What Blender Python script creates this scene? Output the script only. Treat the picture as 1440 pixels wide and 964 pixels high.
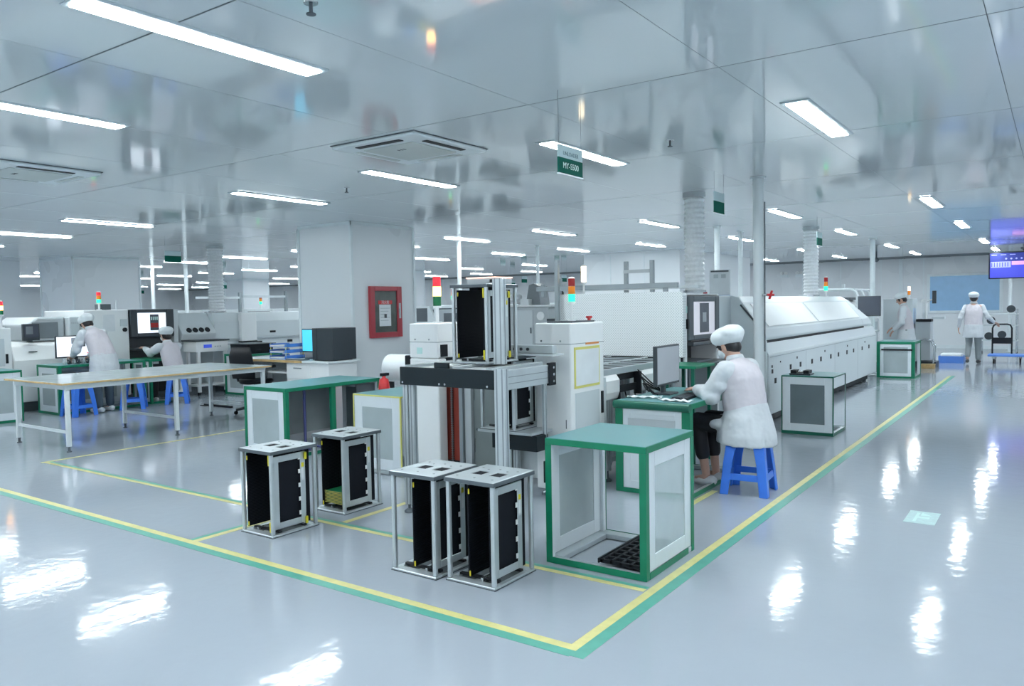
import bpy, bmesh, math, random
from mathutils import Vector, Matrix, Euler, noise

random.seed(7)
sc = bpy.context.scene
for o in list(bpy.data.objects):
    bpy.data.objects.remove(o)
COL = sc.collection

# ------------------------------------------------------------------ camera, world, exposure
FPX, YAW, PITCH, ROLL, CAMH = 1093.0, -0.61411, 0.047075, -0.017591, 1.50
fwd = Vector((math.sin(YAW) * math.cos(PITCH), math.cos(YAW) * math.cos(PITCH), -math.sin(PITCH)))
r0 = Vector((math.cos(YAW), -math.sin(YAW), 0)); u0 = r0.cross(fwd)
rt = r0 * math.cos(ROLL) + u0 * math.sin(ROLL); upv = -r0 * math.sin(ROLL) + u0 * math.cos(ROLL)
cd = bpy.data.cameras.new('camera'); cam = bpy.data.objects.new('camera', cd); COL.objects.link(cam)
cd.sensor_fit = 'HORIZONTAL'; cd.sensor_width = 36.0; cd.lens = FPX / 1440 * 36.0
cd.clip_start = 0.05; cd.clip_end = 200
m = Matrix((rt, upv, -fwd)).transposed().to_4x4(); m.translation = Vector((0, 0, CAMH)); cam.matrix_world = m
sc.camera = cam
w = bpy.data.worlds.new('world'); sc.world = w; w.use_nodes = True
w.node_tree.nodes['Background'].inputs[0].default_value = (0.70, 0.82, 0.90, 1)
w.node_tree.nodes['Background'].inputs[1].default_value = 0.05
vs = sc.view_settings; vs.view_transform = 'Standard'; vs.look = 'None'; vs.gamma = 1.0; vs.use_curve_mapping = False
vs.exposure = 0.34
LAMP_STRENGTH = 42.0
LAMP_COLOR = (0.885, 0.968, 1.0)
sc.cycles.max_bounces = 8; sc.cycles.diffuse_bounces = 5; sc.cycles.glossy_bounces = 4; sc.cycles.transmission_bounces = 6
sc.cycles.sample_clamp_indirect = 6.0; sc.cycles.caustics_reflective = False; sc.cycles.caustics_refractive = False
CEIL = 2.75

# ------------------------------------------------------------------ materials
MATS = {}
def mat(name, col, rough=0.5, metal=0.0, var=0.04, scale=6.0, bump=0.0, bscale=40.0, emit=0.0, ecol=None,
        trans=0.0, alpha=1.0, ior=1.5, coat=0.0, rvar=0.05, spec=0.5):
    if name in MATS: return MATS[name]
    ma = bpy.data.materials.new(name); ma.use_nodes = True; nt = ma.node_tree; N = nt.nodes; L = nt.links
    b = N['Principled BSDF']
    tc = N.new('ShaderNodeTexCoord')
    no = N.new('ShaderNodeTexNoise'); no.inputs['Scale'].default_value = scale; no.inputs['Detail'].default_value = 3
    L.new(tc.outputs['Object'], no.inputs['Vector'])
    mr = N.new('ShaderNodeMapRange'); mr.inputs[1].default_value = 0.3; mr.inputs[2].default_value = 0.7
    mr.inputs[3].default_value = 1 - var; mr.inputs[4].default_value = 1 + var
    L.new(no.outputs['Fac'], mr.inputs[0])
    mx = N.new('ShaderNodeMix'); mx.data_type = 'RGBA'; mx.blend_type = 'MULTIPLY'; mx.inputs[0].default_value = 1
    mx.inputs[6].default_value = (*col, 1); L.new(mr.outputs[0], mx.inputs[7])
    L.new(mx.outputs[2], b.inputs['Base Color'])
    mr2 = N.new('ShaderNodeMapRange'); mr2.inputs[1].default_value = 0.3; mr2.inputs[2].default_value = 0.7
    mr2.inputs[3].default_value = max(0.02, rough - rvar * rough); mr2.inputs[4].default_value = min(1, rough + rvar * rough)
    L.new(no.outputs['Fac'], mr2.inputs[0]); L.new(mr2.outputs[0], b.inputs['Roughness'])
    b.inputs['Metallic'].default_value = metal; b.inputs['IOR'].default_value = ior
    b.inputs['Transmission Weight'].default_value = trans; b.inputs['Alpha'].default_value = alpha
    b.inputs['Coat Weight'].default_value = coat; b.inputs['Specular IOR Level'].default_value = spec
    if emit > 0:
        b.inputs['Emission Color'].default_value = (*(ecol or col), 1); b.inputs['Emission Strength'].default_value = emit
    if bump > 0:
        nb = N.new('ShaderNodeTexNoise'); nb.inputs['Scale'].default_value = bscale; nb.inputs['Detail'].default_value = 2
        L.new(tc.outputs['Object'], nb.inputs['Vector'])
        bp = N.new('ShaderNodeBump'); bp.inputs['Strength'].default_value = 1.0; bp.inputs['Distance'].default_value = bump
        L.new(nb.outputs['Fac'], bp.inputs['Height']); L.new(bp.outputs[0], b.inputs['Normal'])
    MATS[name] = ma
    return ma

mat('floor_epoxy', (0.39, 0.43, 0.48), 0.085, var=0.025, scale=0.6, bump=0.0013, bscale=9.0, ior=1.5)
mat('ceiling_gloss', (0.73, 0.785, 0.805), 0.07, var=0.015, scale=0.7, bump=0.0010, bscale=1.6, ior=2.1)
mat('ceiling_slab', (0.13, 0.155, 0.165), 0.6)
mat('wall_white', (0.80, 0.83, 0.85), 0.28, var=0.015, scale=0.5)
mat('wall_grey', (0.50, 0.58, 0.62), 0.4, var=0.02, scale=0.5)
mat('trim_white', (0.78, 0.84, 0.86), 0.35)
mat('pale_blue_panel', (0.50, 0.63, 0.80), 0.35)
mat('machine_white', (0.87, 0.885, 0.885), 0.38, var=0.02, scale=2)
mat('machine_grey', (0.50, 0.54, 0.56), 0.42, var=0.03, scale=2)
mat('machine_pale', (0.62, 0.67, 0.69), 0.4, var=0.02, scale=2)
mat('oven_white', (0.66, 0.71, 0.73), 0.36, var=0.02, scale=1.5)
mat('hood_grey', (0.20, 0.225, 0.245), 0.4)
mat('black', (0.008, 0.010, 0.014), 0.5, spec=0.3)
mat('black_panel', (0.009, 0.017, 0.022), 0.5, spec=0.3)
mat('charcoal', (0.035, 0.045, 0.055), 0.4)
mat('dark_grey', (0.09, 0.11, 0.125), 0.5)
mat('rib_black', (0.006, 0.008, 0.013), 0.7, spec=0.2)
mat('aluminium', (0.60, 0.65, 0.67), 0.34, metal=0.6, var=0.05, scale=8)
mat('alu_dark', (0.30, 0.34, 0.36), 0.4, metal=0.6)
mat('steel', (0.55, 0.58, 0.60), 0.25, metal=0.9)
mat('green_tape', (0.000, 0.185, 0.092), 0.42, var=0.08, scale=9)
mat('green_dark', (0.005, 0.12, 0.075), 0.4)
mat('teal_mat', (0.115, 0.30, 0.315), 0.33, var=0.04, scale=5)
mat('tape_yellow', (0.72, 0.65, 0.27), 0.38, var=0.08, scale=14)
mat('tape_green', (0.11, 0.40, 0.31), 0.36, var=0.08, scale=14)
mat('stand_white', (0.72, 0.77, 0.80), 0.4, var=0.02)
mat('acrylic_grey', (0.40, 0.46, 0.47), 0.22, var=0.08, scale=3, trans=0.0)
mat('acrylic_clear', (0.62, 0.70, 0.71), 0.06, alpha=0.50)
mat('acrylic_dark', (0.16, 0.20, 0.215), 0.25, var=0.12, scale=2.5)
mat('stool_blue', (0.045, 0.20, 0.78), 0.36, var=0.05)
mat('plastic_blue', (0.10, 0.26, 0.72), 0.4)
mat('table_top', (0.55, 0.63, 0.63), 0.18)
mat('table_leg', (0.66, 0.71, 0.73), 0.4)
mat('wood_edge', (0.62, 0.42, 0.19), 0.45, var=0.15, scale=14)
mat('coat_pink', (0.60, 0.565, 0.605), 0.8, var=0.03, bump=0.014, bscale=8)
mat('coat_white', (0.60, 0.63, 0.66), 0.8, var=0.03, bump=0.014, bscale=9)
mat('cap_white', (0.72, 0.765, 0.785), 0.8, var=0.03, bump=0.003, bscale=24)
mat('skin', (0.56, 0.34, 0.26), 0.5, var=0.05)
mat('hair', (0.012, 0.010, 0.012), 0.4, var=0.2, scale=30)
mat('mask', (0.74, 0.80, 0.83), 0.7)
mat('eye_dark', (0.02, 0.015, 0.012), 0.2)
mat('lip', (0.45, 0.18, 0.16), 0.5)
mat('pants_black', (0.012, 0.013, 0.018), 0.7)
mat('pants_slate', (0.055, 0.085, 0.115), 0.75)
mat('pants_grey', (0.24, 0.27, 0.28), 0.75)
mat('shoe_white', (0.75, 0.77, 0.78), 0.5)
mat('shoe_dark', (0.06, 0.065, 0.07), 0.5)
mat('red_paint', (0.42, 0.045, 0.06), 0.35)
mat('red_panel', (0.30, 0.042, 0.025), 0.5)
mat('red_bright', (0.62, 0.03, 0.035), 0.3)
mat('grey_door', (0.22, 0.255, 0.255), 0.42)
mat('paper', (0.78, 0.81, 0.83), 0.7)
mat('ink', (0.06, 0.07, 0.08), 0.6)
mat('yellow', (0.72, 0.62, 0.03), 0.45)
mat('yellow_line', (0.70, 0.66, 0.18), 0.45)
mat('orange_mark', (0.70, 0.25, 0.06), 0.5)
mat('pcb_green', (0.01, 0.22, 0.09), 0.35)
mat('purple_pole', (0.11, 0.12, 0.32), 0.4)
mat('sign_green', (0.003, 0.105, 0.075), 0.7, spec=0.15)
mat('sign_white', (0.50, 0.62, 0.64), 0.7, spec=0.15)
mat('sign_text', (0.68, 0.88, 0.84), 0.5)
mat('sign_dark_text', (0.10, 0.19, 0.22), 0.5)
mat('duct_foil', (0.84, 0.87, 0.88), 0.34, metal=0.15, var=0.06, scale=30, bump=0.002, bscale=40)
mat('glass_blue', (0.30, 0.50, 0.72), 0.12, emit=0.05, ecol=(0.30, 0.52, 0.85))
mat('vent_beige', (0.60, 0.64, 0.62), 0.5)
mat('screen_white', (0.6, 0.62, 0.65), 0.25, emit=0.85, ecol=(0.82, 0.90, 1.0))
mat('screen_cyan', (0.05, 0.4, 0.6), 0.25, emit=0.75, ecol=(0.09, 0.62, 0.95))
mat('screen_grey', (0.28, 0.31, 0.34), 0.3, emit=0.10, ecol=(0.75, 0.83, 0.95))
mat('screen_tv', (0.05, 0.06, 0.3), 0.25, emit=0.75, ecol=(0.035, 0.045, 0.62))
mat('screen_navy', (0.03, 0.04, 0.2), 0.25, emit=0.5, ecol=(0.02, 0.035, 0.30))
mat('screen_lilac', (0.3, 0.3, 0.6), 0.25, emit=0.85, ecol=(0.20, 0.25, 0.85))
mat('screen_pink', (0.6, 0.3, 0.6), 0.25, emit=0.9, ecol=(0.65, 0.28, 0.75))
mat('screen_dark', (0.04, 0.05, 0.07), 0.25, emit=0.05, ecol=(0.3, 0.35, 0.45))
mat('lens_red', (0.75, 0.03, 0.05), 0.25, emit=0.35, ecol=(1.0, 0.05, 0.07))
mat('lens_red_off', (0.40, 0.012, 0.012), 0.25)
mat('lens_amber_on', (0.9, 0.5, 0.05), 0.25, emit=6.0, ecol=(1.0, 0.50, 0.13))
mat('lens_amber', (0.75, 0.22, 0.02), 0.25, emit=0.15, ecol=(1.0, 0.3, 0.02))
mat('lens_green', (0.01, 0.17, 0.06), 0.25)
mat('lens_green_on', (0.05, 0.7, 0.4), 0.25, emit=1.3, ecol=(0.01, 0.80, 0.32))
mat('lens_white_on', (0.8, 0.7, 0.5), 0.25, emit=2.2, ecol=(1.0, 0.80, 0.52))
mat('diffuser', (0.9, 0.95, 1.0), 0.4, emit=LAMP_STRENGTH, ecol=LAMP_COLOR)
mat('lamp_body', (0.55, 0.62, 0.65), 0.4)
mat('lcd_blue', (0.05, 0.08, 0.4), 0.3, emit=0.5, ecol=(0.05, 0.1, 0.7))

def perforated():
    ma = mat('perforated_white', (0.80, 0.84, 0.85), 0.45, var=0.01)
    nt = ma.node_tree; N = nt.nodes; L = nt.links; b = N['Principled BSDF']
    tc = N.new('ShaderNodeTexCoord'); mp = N.new('ShaderNodeMapping'); mp.inputs['Rotation'].default_value = (0, math.radians(45), 0)
    mp.inputs['Scale'].default_value = (1 / 0.019,) * 3
    L.new(tc.outputs['Object'], mp.inputs[0])
    fr = N.new('ShaderNodeVectorMath'); fr.operation = 'FRACTION'; L.new(mp.outputs[0], fr.inputs[0])
    sb = N.new('ShaderNodeVectorMath'); sb.operation = 'SUBTRACT'; sb.inputs[1].default_value = (0.5, 0.5, 0.5); L.new(fr.outputs[0], sb.inputs[0])
    mu = N.new('ShaderNodeVectorMath'); mu.operation = 'MULTIPLY'; mu.inputs[1].default_value = (1, 0, 1); L.new(sb.outputs[0], mu.inputs[0])
    ln = N.new('ShaderNodeVectorMath'); ln.operation = 'LENGTH'; L.new(mu.outputs[0], ln.inputs[0])
    lt = N.new('ShaderNodeMath'); lt.operation = 'LESS_THAN'; lt.inputs[1].default_value = 0.28; L.new(ln.outputs['Value'], lt.inputs[0])
    mx = N.new('ShaderNodeMix'); mx.data_type = 'RGBA'; mx.inputs[6].default_value = (0.80, 0.84, 0.85, 1); mx.inputs[7].default_value = (0.52, 0.56, 0.58, 1)
    L.new(lt.outputs[0], mx.inputs[0]); L.new(mx.outputs[2], b.inputs['Base Color'])
perforated()

# ------------------------------------------------------------------ mesh helpers
class MB:
    def __init__(s): s.v = []; s.f = []; s.sm = []
    def _add(s, vs_, fs, smooth=False):
        n = len(s.v); s.v += [tuple(p) for p in vs_]
        for f in fs: s.f.append(tuple(i + n for i in f)); s.sm.append(smooth)
        return s
    def box(s, x0, y0, z0, x1, y1, z1, R=None, c=None):
        if x0 > x1: x0, x1 = x1, x0
        if y0 > y1: y0, y1 = y1, y0
        if z0 > z1: z0, z1 = z1, z0
        P = [(x, y, z) for z in (z0, z1) for y in (y0, y1) for x in (x0, x1)]
        if R is not None:
            c = Vector(c or ((x0 + x1) / 2, (y0 + y1) / 2, (z0 + z1) / 2)); P = [c + R @ (Vector(p) - c) for p in P]
        return s._add(P, [(0, 2, 3, 1), (4, 5, 7, 6), (0, 1, 5, 4), (2, 6, 7, 3), (0, 4, 6, 2), (1, 3, 7, 5)])
    def prism(s, poly, axis, a, b, smooth=False):
        def pt(p, t):
            return {'x': (t, p[0], p[1]), 'y': (p[0], t, p[1]), 'z': (p[0], p[1], t)}[axis]
        n = len(poly); V = [pt(p, a) for p in poly] + [pt(p, b) for p in poly]
        F = [tuple(range(n)), tuple(range(2 * n - 1, n - 1, -1))] + [(i, n + i, n + (i + 1) % n, (i + 1) % n) for i in range(n)]
        return s._add(V, F, smooth)
    def cyl(s, p0, p1, r, r1=None, n=16, smooth=True):
        p0 = Vector(p0); p1 = Vector(p1); r1 = r if r1 is None else r1
        d = (p1 - p0).normalized(); a = d.orthogonal().normalized(); b = d.cross(a)
        V = []
        for p, q in ((p0, r), (p1, r1)):
            V += [p + (a * math.cos(t) + b * math.sin(t)) * q for t in (2 * math.pi * i / n for i in range(n))]
        s._add(V, [(i, (i + 1) % n, n + (i + 1) % n, n + i) for i in range(n)], smooth)
        s._add(V[:n], [tuple(reversed(range(n)))]); s._add(V[n:], [tuple(range(n))])
        return s
    def tube(s, pts, r, n=8):
        pts = [Vector(p) for p in pts]; rr = r if isinstance(r, (list, tuple)) else [r] * len(pts)
        d = (pts[1] - pts[0]).normalized(); a = d.orthogonal().normalized(); V = []
        for i, p in enumerate(pts):
            t = (pts[min(i + 1, len(pts) - 1)] - pts[max(i - 1, 0)]).normalized()
            a = (a - t * a.dot(t)).normalized(); b = t.cross(a)
            V += [p + (a * math.cos(q) + b * math.sin(q)) * rr[i] for q in (2 * math.pi * k / n for k in range(n))]
        F = [(i * n + k, i * n + (k + 1) % n, (i + 1) * n + (k + 1) % n, (i + 1) * n + k) for i in range(len(pts) - 1) for k in range(n)]
        s._add(V, F, True); s._add(V[:n], [tuple(reversed(range(n)))]); s._add(V[-n:], [tuple(range(n))])
        return s
    def lathe(s, prof, c=(0, 0, 0), n=24, smooth=True):
        V = [(c[0] + r * math.cos(2 * math.pi * k / n), c[1] + r * math.sin(2 * math.pi * k / n), c[2] + z) for r, z in prof for k in range(n)]
        F = [(i * n + k, i * n + (k + 1) % n, (i + 1) * n + (k + 1) % n, (i + 1) * n + k) for i in range(len(prof) - 1) for k in range(n)]
        s._add(V, F, smooth); s._add(V[:n], [tuple(reversed(range(n)))]); s._add(V[-n:], [tuple(range(n))])
        return s
    def loft(s, rings, n=24, smooth=True):
        """rings: (center, rx, ry, R3)"""
        V = []
        for c, rx, ry, R in rings:
            c = Vector(c)
            for k in range(n):
                t = 2 * math.pi * k / n; p = Vector((rx * math.cos(t), ry * math.sin(t), 0))
                V.append(c + (R @ p if R is not None else p))
        m_ = len(rings)
        F = [(i * n + k, i * n + (k + 1) % n, (i + 1) * n + (k + 1) % n, (i + 1) * n + k) for i in range(m_ - 1) for k in range(n)]
        F += [tuple(reversed(range(n))), tuple(range((m_ - 1) * n, m_ * n))]
        return s._add(V, F, smooth)
    def ell(s, c, r, R=None, nu=16, nv=10):
        c = Vector(c); V = [c + (R @ Vector((0, 0, -r[2])) if R else Vector((0, 0, -r[2])))]
        for j in range(1, nv):
            ph = -math.pi / 2 + math.pi * j / nv
            for k in range(nu):
                t = 2 * math.pi * k / nu
                p = Vector((r[0] * math.cos(ph) * math.cos(t), r[1] * math.cos(ph) * math.sin(t), r[2] * math.sin(ph)))
                V.append(c + (R @ p if R else p))
        V.append(c + (R @ Vector((0, 0, r[2])) if R else Vector((0, 0, r[2]))))
        F = [(0, 1 + (k + 1) % nu, 1 + k) for k in range(nu)]
        for j in range(nv - 2):
            for k in range(nu):
                a = 1 + j * nu + k; b = 1 + j * nu + (k + 1) % nu; F.append((a, b, b + nu, a + nu))
        t = len(V) - 1; F += [(t, 1 + (nv - 2) * nu + k, 1 + (nv - 2) * nu + (k + 1) % nu) for k in range(nu)]
        return s._add(V, F, True)
    def cap(s, p0, p1, r0_, r1_, n=12):
        p0 = Vector(p0); p1 = Vector(p1); d = (p1 - p0); L = d.length; d = d / L
        a = d.orthogonal().normalized(); b = d.cross(a); V = []; prof = []
        for j in range(5):
            t = -math.pi / 2 + (math.pi / 2) * (j + .3) / 4.3; prof.append((r0_ * math.cos(t), r0_ * math.sin(t)))
        for j in range(5):
            t = (math.pi / 2) * j / 4.3; prof.append((r1_ * math.cos(t), L + r1_ * math.sin(t)))
        for r, z in prof: V += [p0 + d * z + (a * math.cos(q) + b * math.sin(q)) * r for q in (2 * math.pi * k / n for k in range(n))]
        m_ = len(prof)
        F = [(i * n + k, i * n + (k + 1) % n, (i + 1) * n + (k + 1) % n, (i + 1) * n + k) for i in range(m_ - 1) for k in range(n)]
        F += [tuple(reversed(range(n))), tuple(range((m_ - 1) * n, m_ * n))]
        return s._add(V, F, True)
    def mesh(s, name):
        me = bpy.data.meshes.new(name); me.from_pydata([tuple(v) for v in s.v], [], s.f)
        me.polygons.foreach_set('use_smooth', s.sm)
        bm = bmesh.new(); bm.from_mesh(me); bmesh.ops.recalc_face_normals(bm, faces=bm.faces); bm.to_mesh(me); bm.free()
        return me
    def build(s, name, ma, parent=None, bevel=0.0, seg=2, loc=None):
        me = s.mesh(name); me.materials.append(MATS[ma] if isinstance(ma, str) else ma)
        o = bpy.data.objects.new(name, me); COL.objects.link(o)
        if parent: o.parent = parent
        if loc: o.location = loc
        if bevel > 0:
            b = o.modifiers.new('bevel', 'BEVEL'); b.width = bevel; b.segments = seg; b.limit_method = 'ANGLE'; b.angle_limit = math.radians(40)
        return o
    def blob(s, name, ma, parent, voxel=0.012, smooth=4, fac=0.5, fold=0.0):
        me = s.mesh(name + '_src'); o = bpy.data.objects.new(name + '_src', me); COL.objects.link(o)
        r = o.modifiers.new('r', 'REMESH'); r.mode = 'VOXEL'; r.voxel_size = voxel
        if smooth:
            q = o.modifiers.new('s', 'SMOOTH'); q.iterations = smooth; q.factor = fac
        dg = bpy.context.evaluated_depsgraph_get(); me2 = bpy.data.meshes.new_from_object(o.evaluated_get(dg))
        bpy.data.objects.remove(o); bpy.data.meshes.remove(me)
        if fold > 0:
            for v in me2.vertices:
                c = v.co; n1 = noise.noise(Vector((c.x * 13 + 3, c.y * 13, c.z * 3.5))); n2 = noise.noise(Vector((c.x * 5, c.y * 5 + 9, c.z * 11)))
                v.co = c + v.normal * fold * ((1 - abs(n1) * 2.2) * .7 + n2 * .7)
        me2.name = name; me2.materials.clear(); me2.materials.append(MATS[ma])
        me2.polygons.foreach_set('use_smooth', [True] * len(me2.polygons))
        o = bpy.data.objects.new(name, me2); COL.objects.link(o); o.parent = parent
        return o

def thing(name, label, cat, loc=(0, 0, 0), rz=0.0, group=None):
    o = bpy.data.objects.new(name, None); COL.objects.link(o); o.empty_display_size = 0.1
    o.location = loc; o.rotation_euler = (0, 0, rz); o['label'] = label; o['category'] = cat
    if group: o['group'] = group
    return o
def tag(o, label, cat, group=None):
    o['label'] = label; o['category'] = cat
    if group: o['group'] = group
    return o
def struct(o): o['kind'] = 'structure'; return o
def copy_tree(o, parent=None):
    c = o.copy(); COL.objects.link(c); c.parent = parent
    for ch in list(o.children): copy_tree(ch, c)
    return c
def B(x0, y0, z0, x1, y1, z1): return MB().box(x0, y0, z0, x1, y1, z1)
def text(name, body, ma, parent, size, M4, extrude=0.0008):
    cu = bpy.data.curves.new(name, 'FONT'); cu.body = body; cu.size = size; cu.align_x = 'CENTER'; cu.align_y = 'CENTER'; cu.extrude = extrude
    o = bpy.data.objects.new(name + '_src', cu); COL.objects.link(o)
    dg = bpy.context.evaluated_depsgraph_get(); me = bpy.data.meshes.new_from_object(o.evaluated_get(dg)); bpy.data.objects.remove(o)
    me.name = name; me.materials.clear(); me.materials.append(MATS[ma])
    t = bpy.data.objects.new(name, me); COL.objects.link(t); t.parent = parent; t.matrix_local = M4
    return t
# text frames: readable from +X, from -Y
FROM_PX = Matrix(((0, 0, 1, 0), (1, 0, 0, 0), (0, 1, 0, 0), (0, 0, 0, 1)))
FROM_MY = Matrix(((1, 0, 0, 0), (0, 0, -1, 0), (0, 1, 0, 0), (0, 0, 0, 1)))
def at(x, y, z, Mx): return Matrix.Translation((x, y, z)) @ Mx

def wb(mb, name, ma, parent=None, bevel=0.0, seg=2):
    """build from world coordinates under an unrotated parent"""
    o = mb.build(name, ma, parent, bevel, seg)
    t = Vector((0, 0, 0)); p = parent
    while p is not None: t += p.location; p = p.parent
    o.location = -t
    return o
def wtext(name, body, ma, parent, size, x, y, z, Mx, extrude=0.0008):
    t = Vector((0, 0, 0)); p = parent
    while p is not None: t += p.location; p = p.parent
    return text(name, body, ma, parent, size, at(x - t.x, y - t.y, z - t.z, Mx), extrude)

# ------------------------------------------------------------------ setting
X0, X1, Y0, Y1 = -42.0, 3.6, -6.0, 26.8
floor = struct(wb(B(X0, Y0, -0.1, X1, Y1, 0), 'floor', 'floor_epoxy'))
def strip(x0, y0, x1, y1, ma, z=0.0015):
    wb(B(x0, y0, 0.0002, x1, y1, z), 'marking_strip', ma, floor)
TW = 0.05
strip(-1.75, 2.90, -1.70, 17.2, 'tape_yellow'); strip(-1.70, 2.80, -1.635, 17.2, 'tape_green')
strip(-16.0, 2.85, -1.70, 2.90, 'tape_yellow', 0.0017); strip(-16.0, 2.79, -1.70, 2.85, 'tape_green')
strip(-8.4, 3.645, -1.76, 3.685, 'tape_yellow'); strip(-8.4, 3.685, -1.76, 3.72, 'tape_green')
strip(-4.64, 2.90, -4.59, 3.63, 'tape_yellow', 0.0013); strip(-4.68, 2.90, -4.64, 3.63, 'tape_green', 0.0013)
strip(-4.13, 3.73, -4.08, 6.2, 'tape_yellow'); strip(-2.26, 5.30, -2.21, 5.95, 'tape_yellow')
strip(-8.45, 3.63, -8.40, 7.0, 'tape_yellow')
em = MB(); em.box(-0.85, 5.76, 0.0002, -0.66, 6.10, 0.0012); em = wb(em, 'floor_emblem', 'tape_green', floor)
ma_e = mat('emblem_pale', (0.42, 0.60, 0.60), 0.4, var=0.1, scale=30); em.data.materials.clear(); em.data.materials.append(ma_e)
mat('emblem_light', (0.55, 0.78, 0.74), 0.4)
wb(B(-0.80, 5.80, 0.0012, -0.78, 6.05, 0.0016).box(-0.78, 5.90, 0.0012, -0.71, 5.95, 0.0016).prism([(-0.77, 5.97), (-0.70, 5.99), (-0.77, 6.06)], 'z', 0.0012, 0.0016), 'emblem_figure', 'emblem_light', floor)

ceiling = struct(wb(B(X0, Y0, CEIL + 0.012, X1, Y1, CEIL + 0.12), 'ceiling', 'ceiling_slab'))
PX, PY = 1.22, 2.10
xe = [-0.28 + PX * k for k in range(-11, 4)]; ye = [4.08 + PY * k for k in range(-4, 11)]
cpan = {}
for i in range(len(xe) - 1):
    for j in range(len(ye) - 1):
        a, b, c, d = xe[i], min(xe[i + 1], X1), max(ye[j], Y0), min(ye[j + 1], Y1)
        if b - a < 0.05 or d - c < 0.05: continue
        key = (round(b - a, 3), round(d - c, 3)); wx, wy = key
        if key not in cpan:
            o = B(0.002, 0.006, 0, wx - 0.002, wy - 0.006, 0.0119).build('ceiling_panel', 'ceiling_gloss', ceiling); cpan[key] = o
        else:
            o = cpan[key].copy(); COL.objects.link(o)
        o.location = (a, c, CEIL)
for j in range(len(ye) - 1):
    c, d = max(ye[j], Y0), min(ye[j + 1], Y1)
    wb(B(X0, c + 0.006, CEIL, xe[0] - 0.002, d - 0.006, CEIL + 0.0119), 'ceiling_panel', 'ceiling_gloss', ceiling)

for y in ye[1:-1]:
    wb(B(X0, y - .0055, CEIL + .0015, X1, y + .0055, CEIL + .0118), 'joint_strip', 'ceiling_slab', ceiling)
for x in xe[1:-1]:
    wb(B(x - .0018, Y0, CEIL + .0015, x + .0018, Y1, CEIL + .0118), 'joint_strip', 'ceiling_slab', ceiling)
struct(wb(B(X0, Y1, 0, X1, Y1 + 0.15, CEIL + .1), 'wall_back', 'wall_white'))
struct(wb(B(X1, Y0, 0, X1 + 0.15, Y1, CEIL + .1), 'wall_right', 'wall_white'))
struct(wb(B(X0 - .15, Y0, 0, X0, Y1, CEIL + .1), 'wall_left', 'wall_white'))
struct(wb(B(X0, Y0 - .15, 0, X1, Y0, CEIL + .1), 'wall_front', 'wall_white'))
struct(wb(B(X0, Y1 - 0.015, 0, X1, Y1, 0.10), 'baseboard_back', 'trim_white'))
wback = bpy.data.objects['wall_back']
for k in range(18):
    x = -3.42 - 1.2 * k
    wb(B(x - 0.012, Y1 - 0.008, 0.1, x + 0.012, Y1, CEIL), 'panel_joint', 'trim_white', wback)
# window with blue glass in back wall
wn = struct(thing('window_1', 'blue glazed window in the back wall beside the walking worker', 'window', (-2.35, Y1, 1.1)))
del wn['category']
wb(B(-3.24, Y1 - 0.03, 1.14, -1.44, Y1 - 0.005, 2.18), 'pane', 'glass_blue', wn)
fr = MB(); fr.box(-3.32, Y1 - .06, 1.08, -3.24, Y1, 2.25).box(-1.44, Y1 - .06, 1.08, -1.36, Y1, 2.25).box(-3.24, Y1 - .06, 2.18, -1.44, Y1, 2.25).box(-3.24, Y1 - .06, 1.06, -1.44, Y1, 1.14)
wb(fr, 'window_frame', 'trim_white', wn, 0.005)
for x in (-4.05,):
    wb(B(x - .05, Y1 - .05, 0.1, x + .05, Y1, CEIL), 'panel_joint', 'trim_white', wback)
# far enclosed room and pillars
struct(wb(B(-9.75, 17.0, 0, -7.2, 22.0, CEIL), 'wall_enclosure', 'wall_white'))
wen = bpy.data.objects['wall_enclosure']
for x in (-9.0, -8.1):
    wb(B(x - .01, 16.99, 0.05, x + .01, 17.0, 2.7), 'panel_joint', 'trim_white', wen)
def pillar(name, x0, y0, x1, y1, ma='wall_white'):
    o = struct(wb(B(x0, y0, 0, x1, y1, CEIL), name, ma, None, 0.012))
    tr = MB(); t = 0.012
    tr.box(x0 - t, y0 - t, CEIL - .05, x1 + t, y0, CEIL).box(x1, y0 - t, CEIL - .05, x1 + t, y1 + t, CEIL)
    wb(tr, 'cornice_strip', 'trim_white', o)
    for (x, y) in ((x0, y0), (x1, y0), (x1, y1)):
        wb(B(x - .022, y - .022, 0, x + .022, y + .022, CEIL - .051), 'corner_strip', 'trim_white', o, 0.006)
    b = MB(); b.box(x0 - .008, y0 - .008, 0, x1 + .008, y0, .1).box(x1, y0 - .008, 0, x1 + .008, y1, .1)
    wb(b, 'baseboard', 'trim_white', o)
    return o
pillar('column_1', -9.36, 7.76, -8.24, 9.06)
pillar('column_2', -19.1, 8.4, -17.6, 9.9)
pillar('column_3', -19.1, 19.0, -17.9, 20.2)
pillar('column_4', -27.5, 8.4, -26.3, 9.6)
pillar('column_5', -27.5, 19.0, -26.3, 20.2)
struct(wb(B(-20.2, 1.0, 0, -19.9, 8.3, CEIL), 'wall_partition', 'wall_white'))
dr = struct(wb(B(-19.9, 5.6, 0.0, -19.86, 7.7, 2.1), 'door_1', 'pale_blue_panel', None, 0.005))
wb(B(-19.86, 6.62, 0, -19.85, 6.66, 2.1), 'door_seam', 'trim_white', dr)
wb(B(-19.86, 6.7, 0.95, -19.82, 6.76, 1.15), 'door_handle', 'steel', dr, 0.005)

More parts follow.
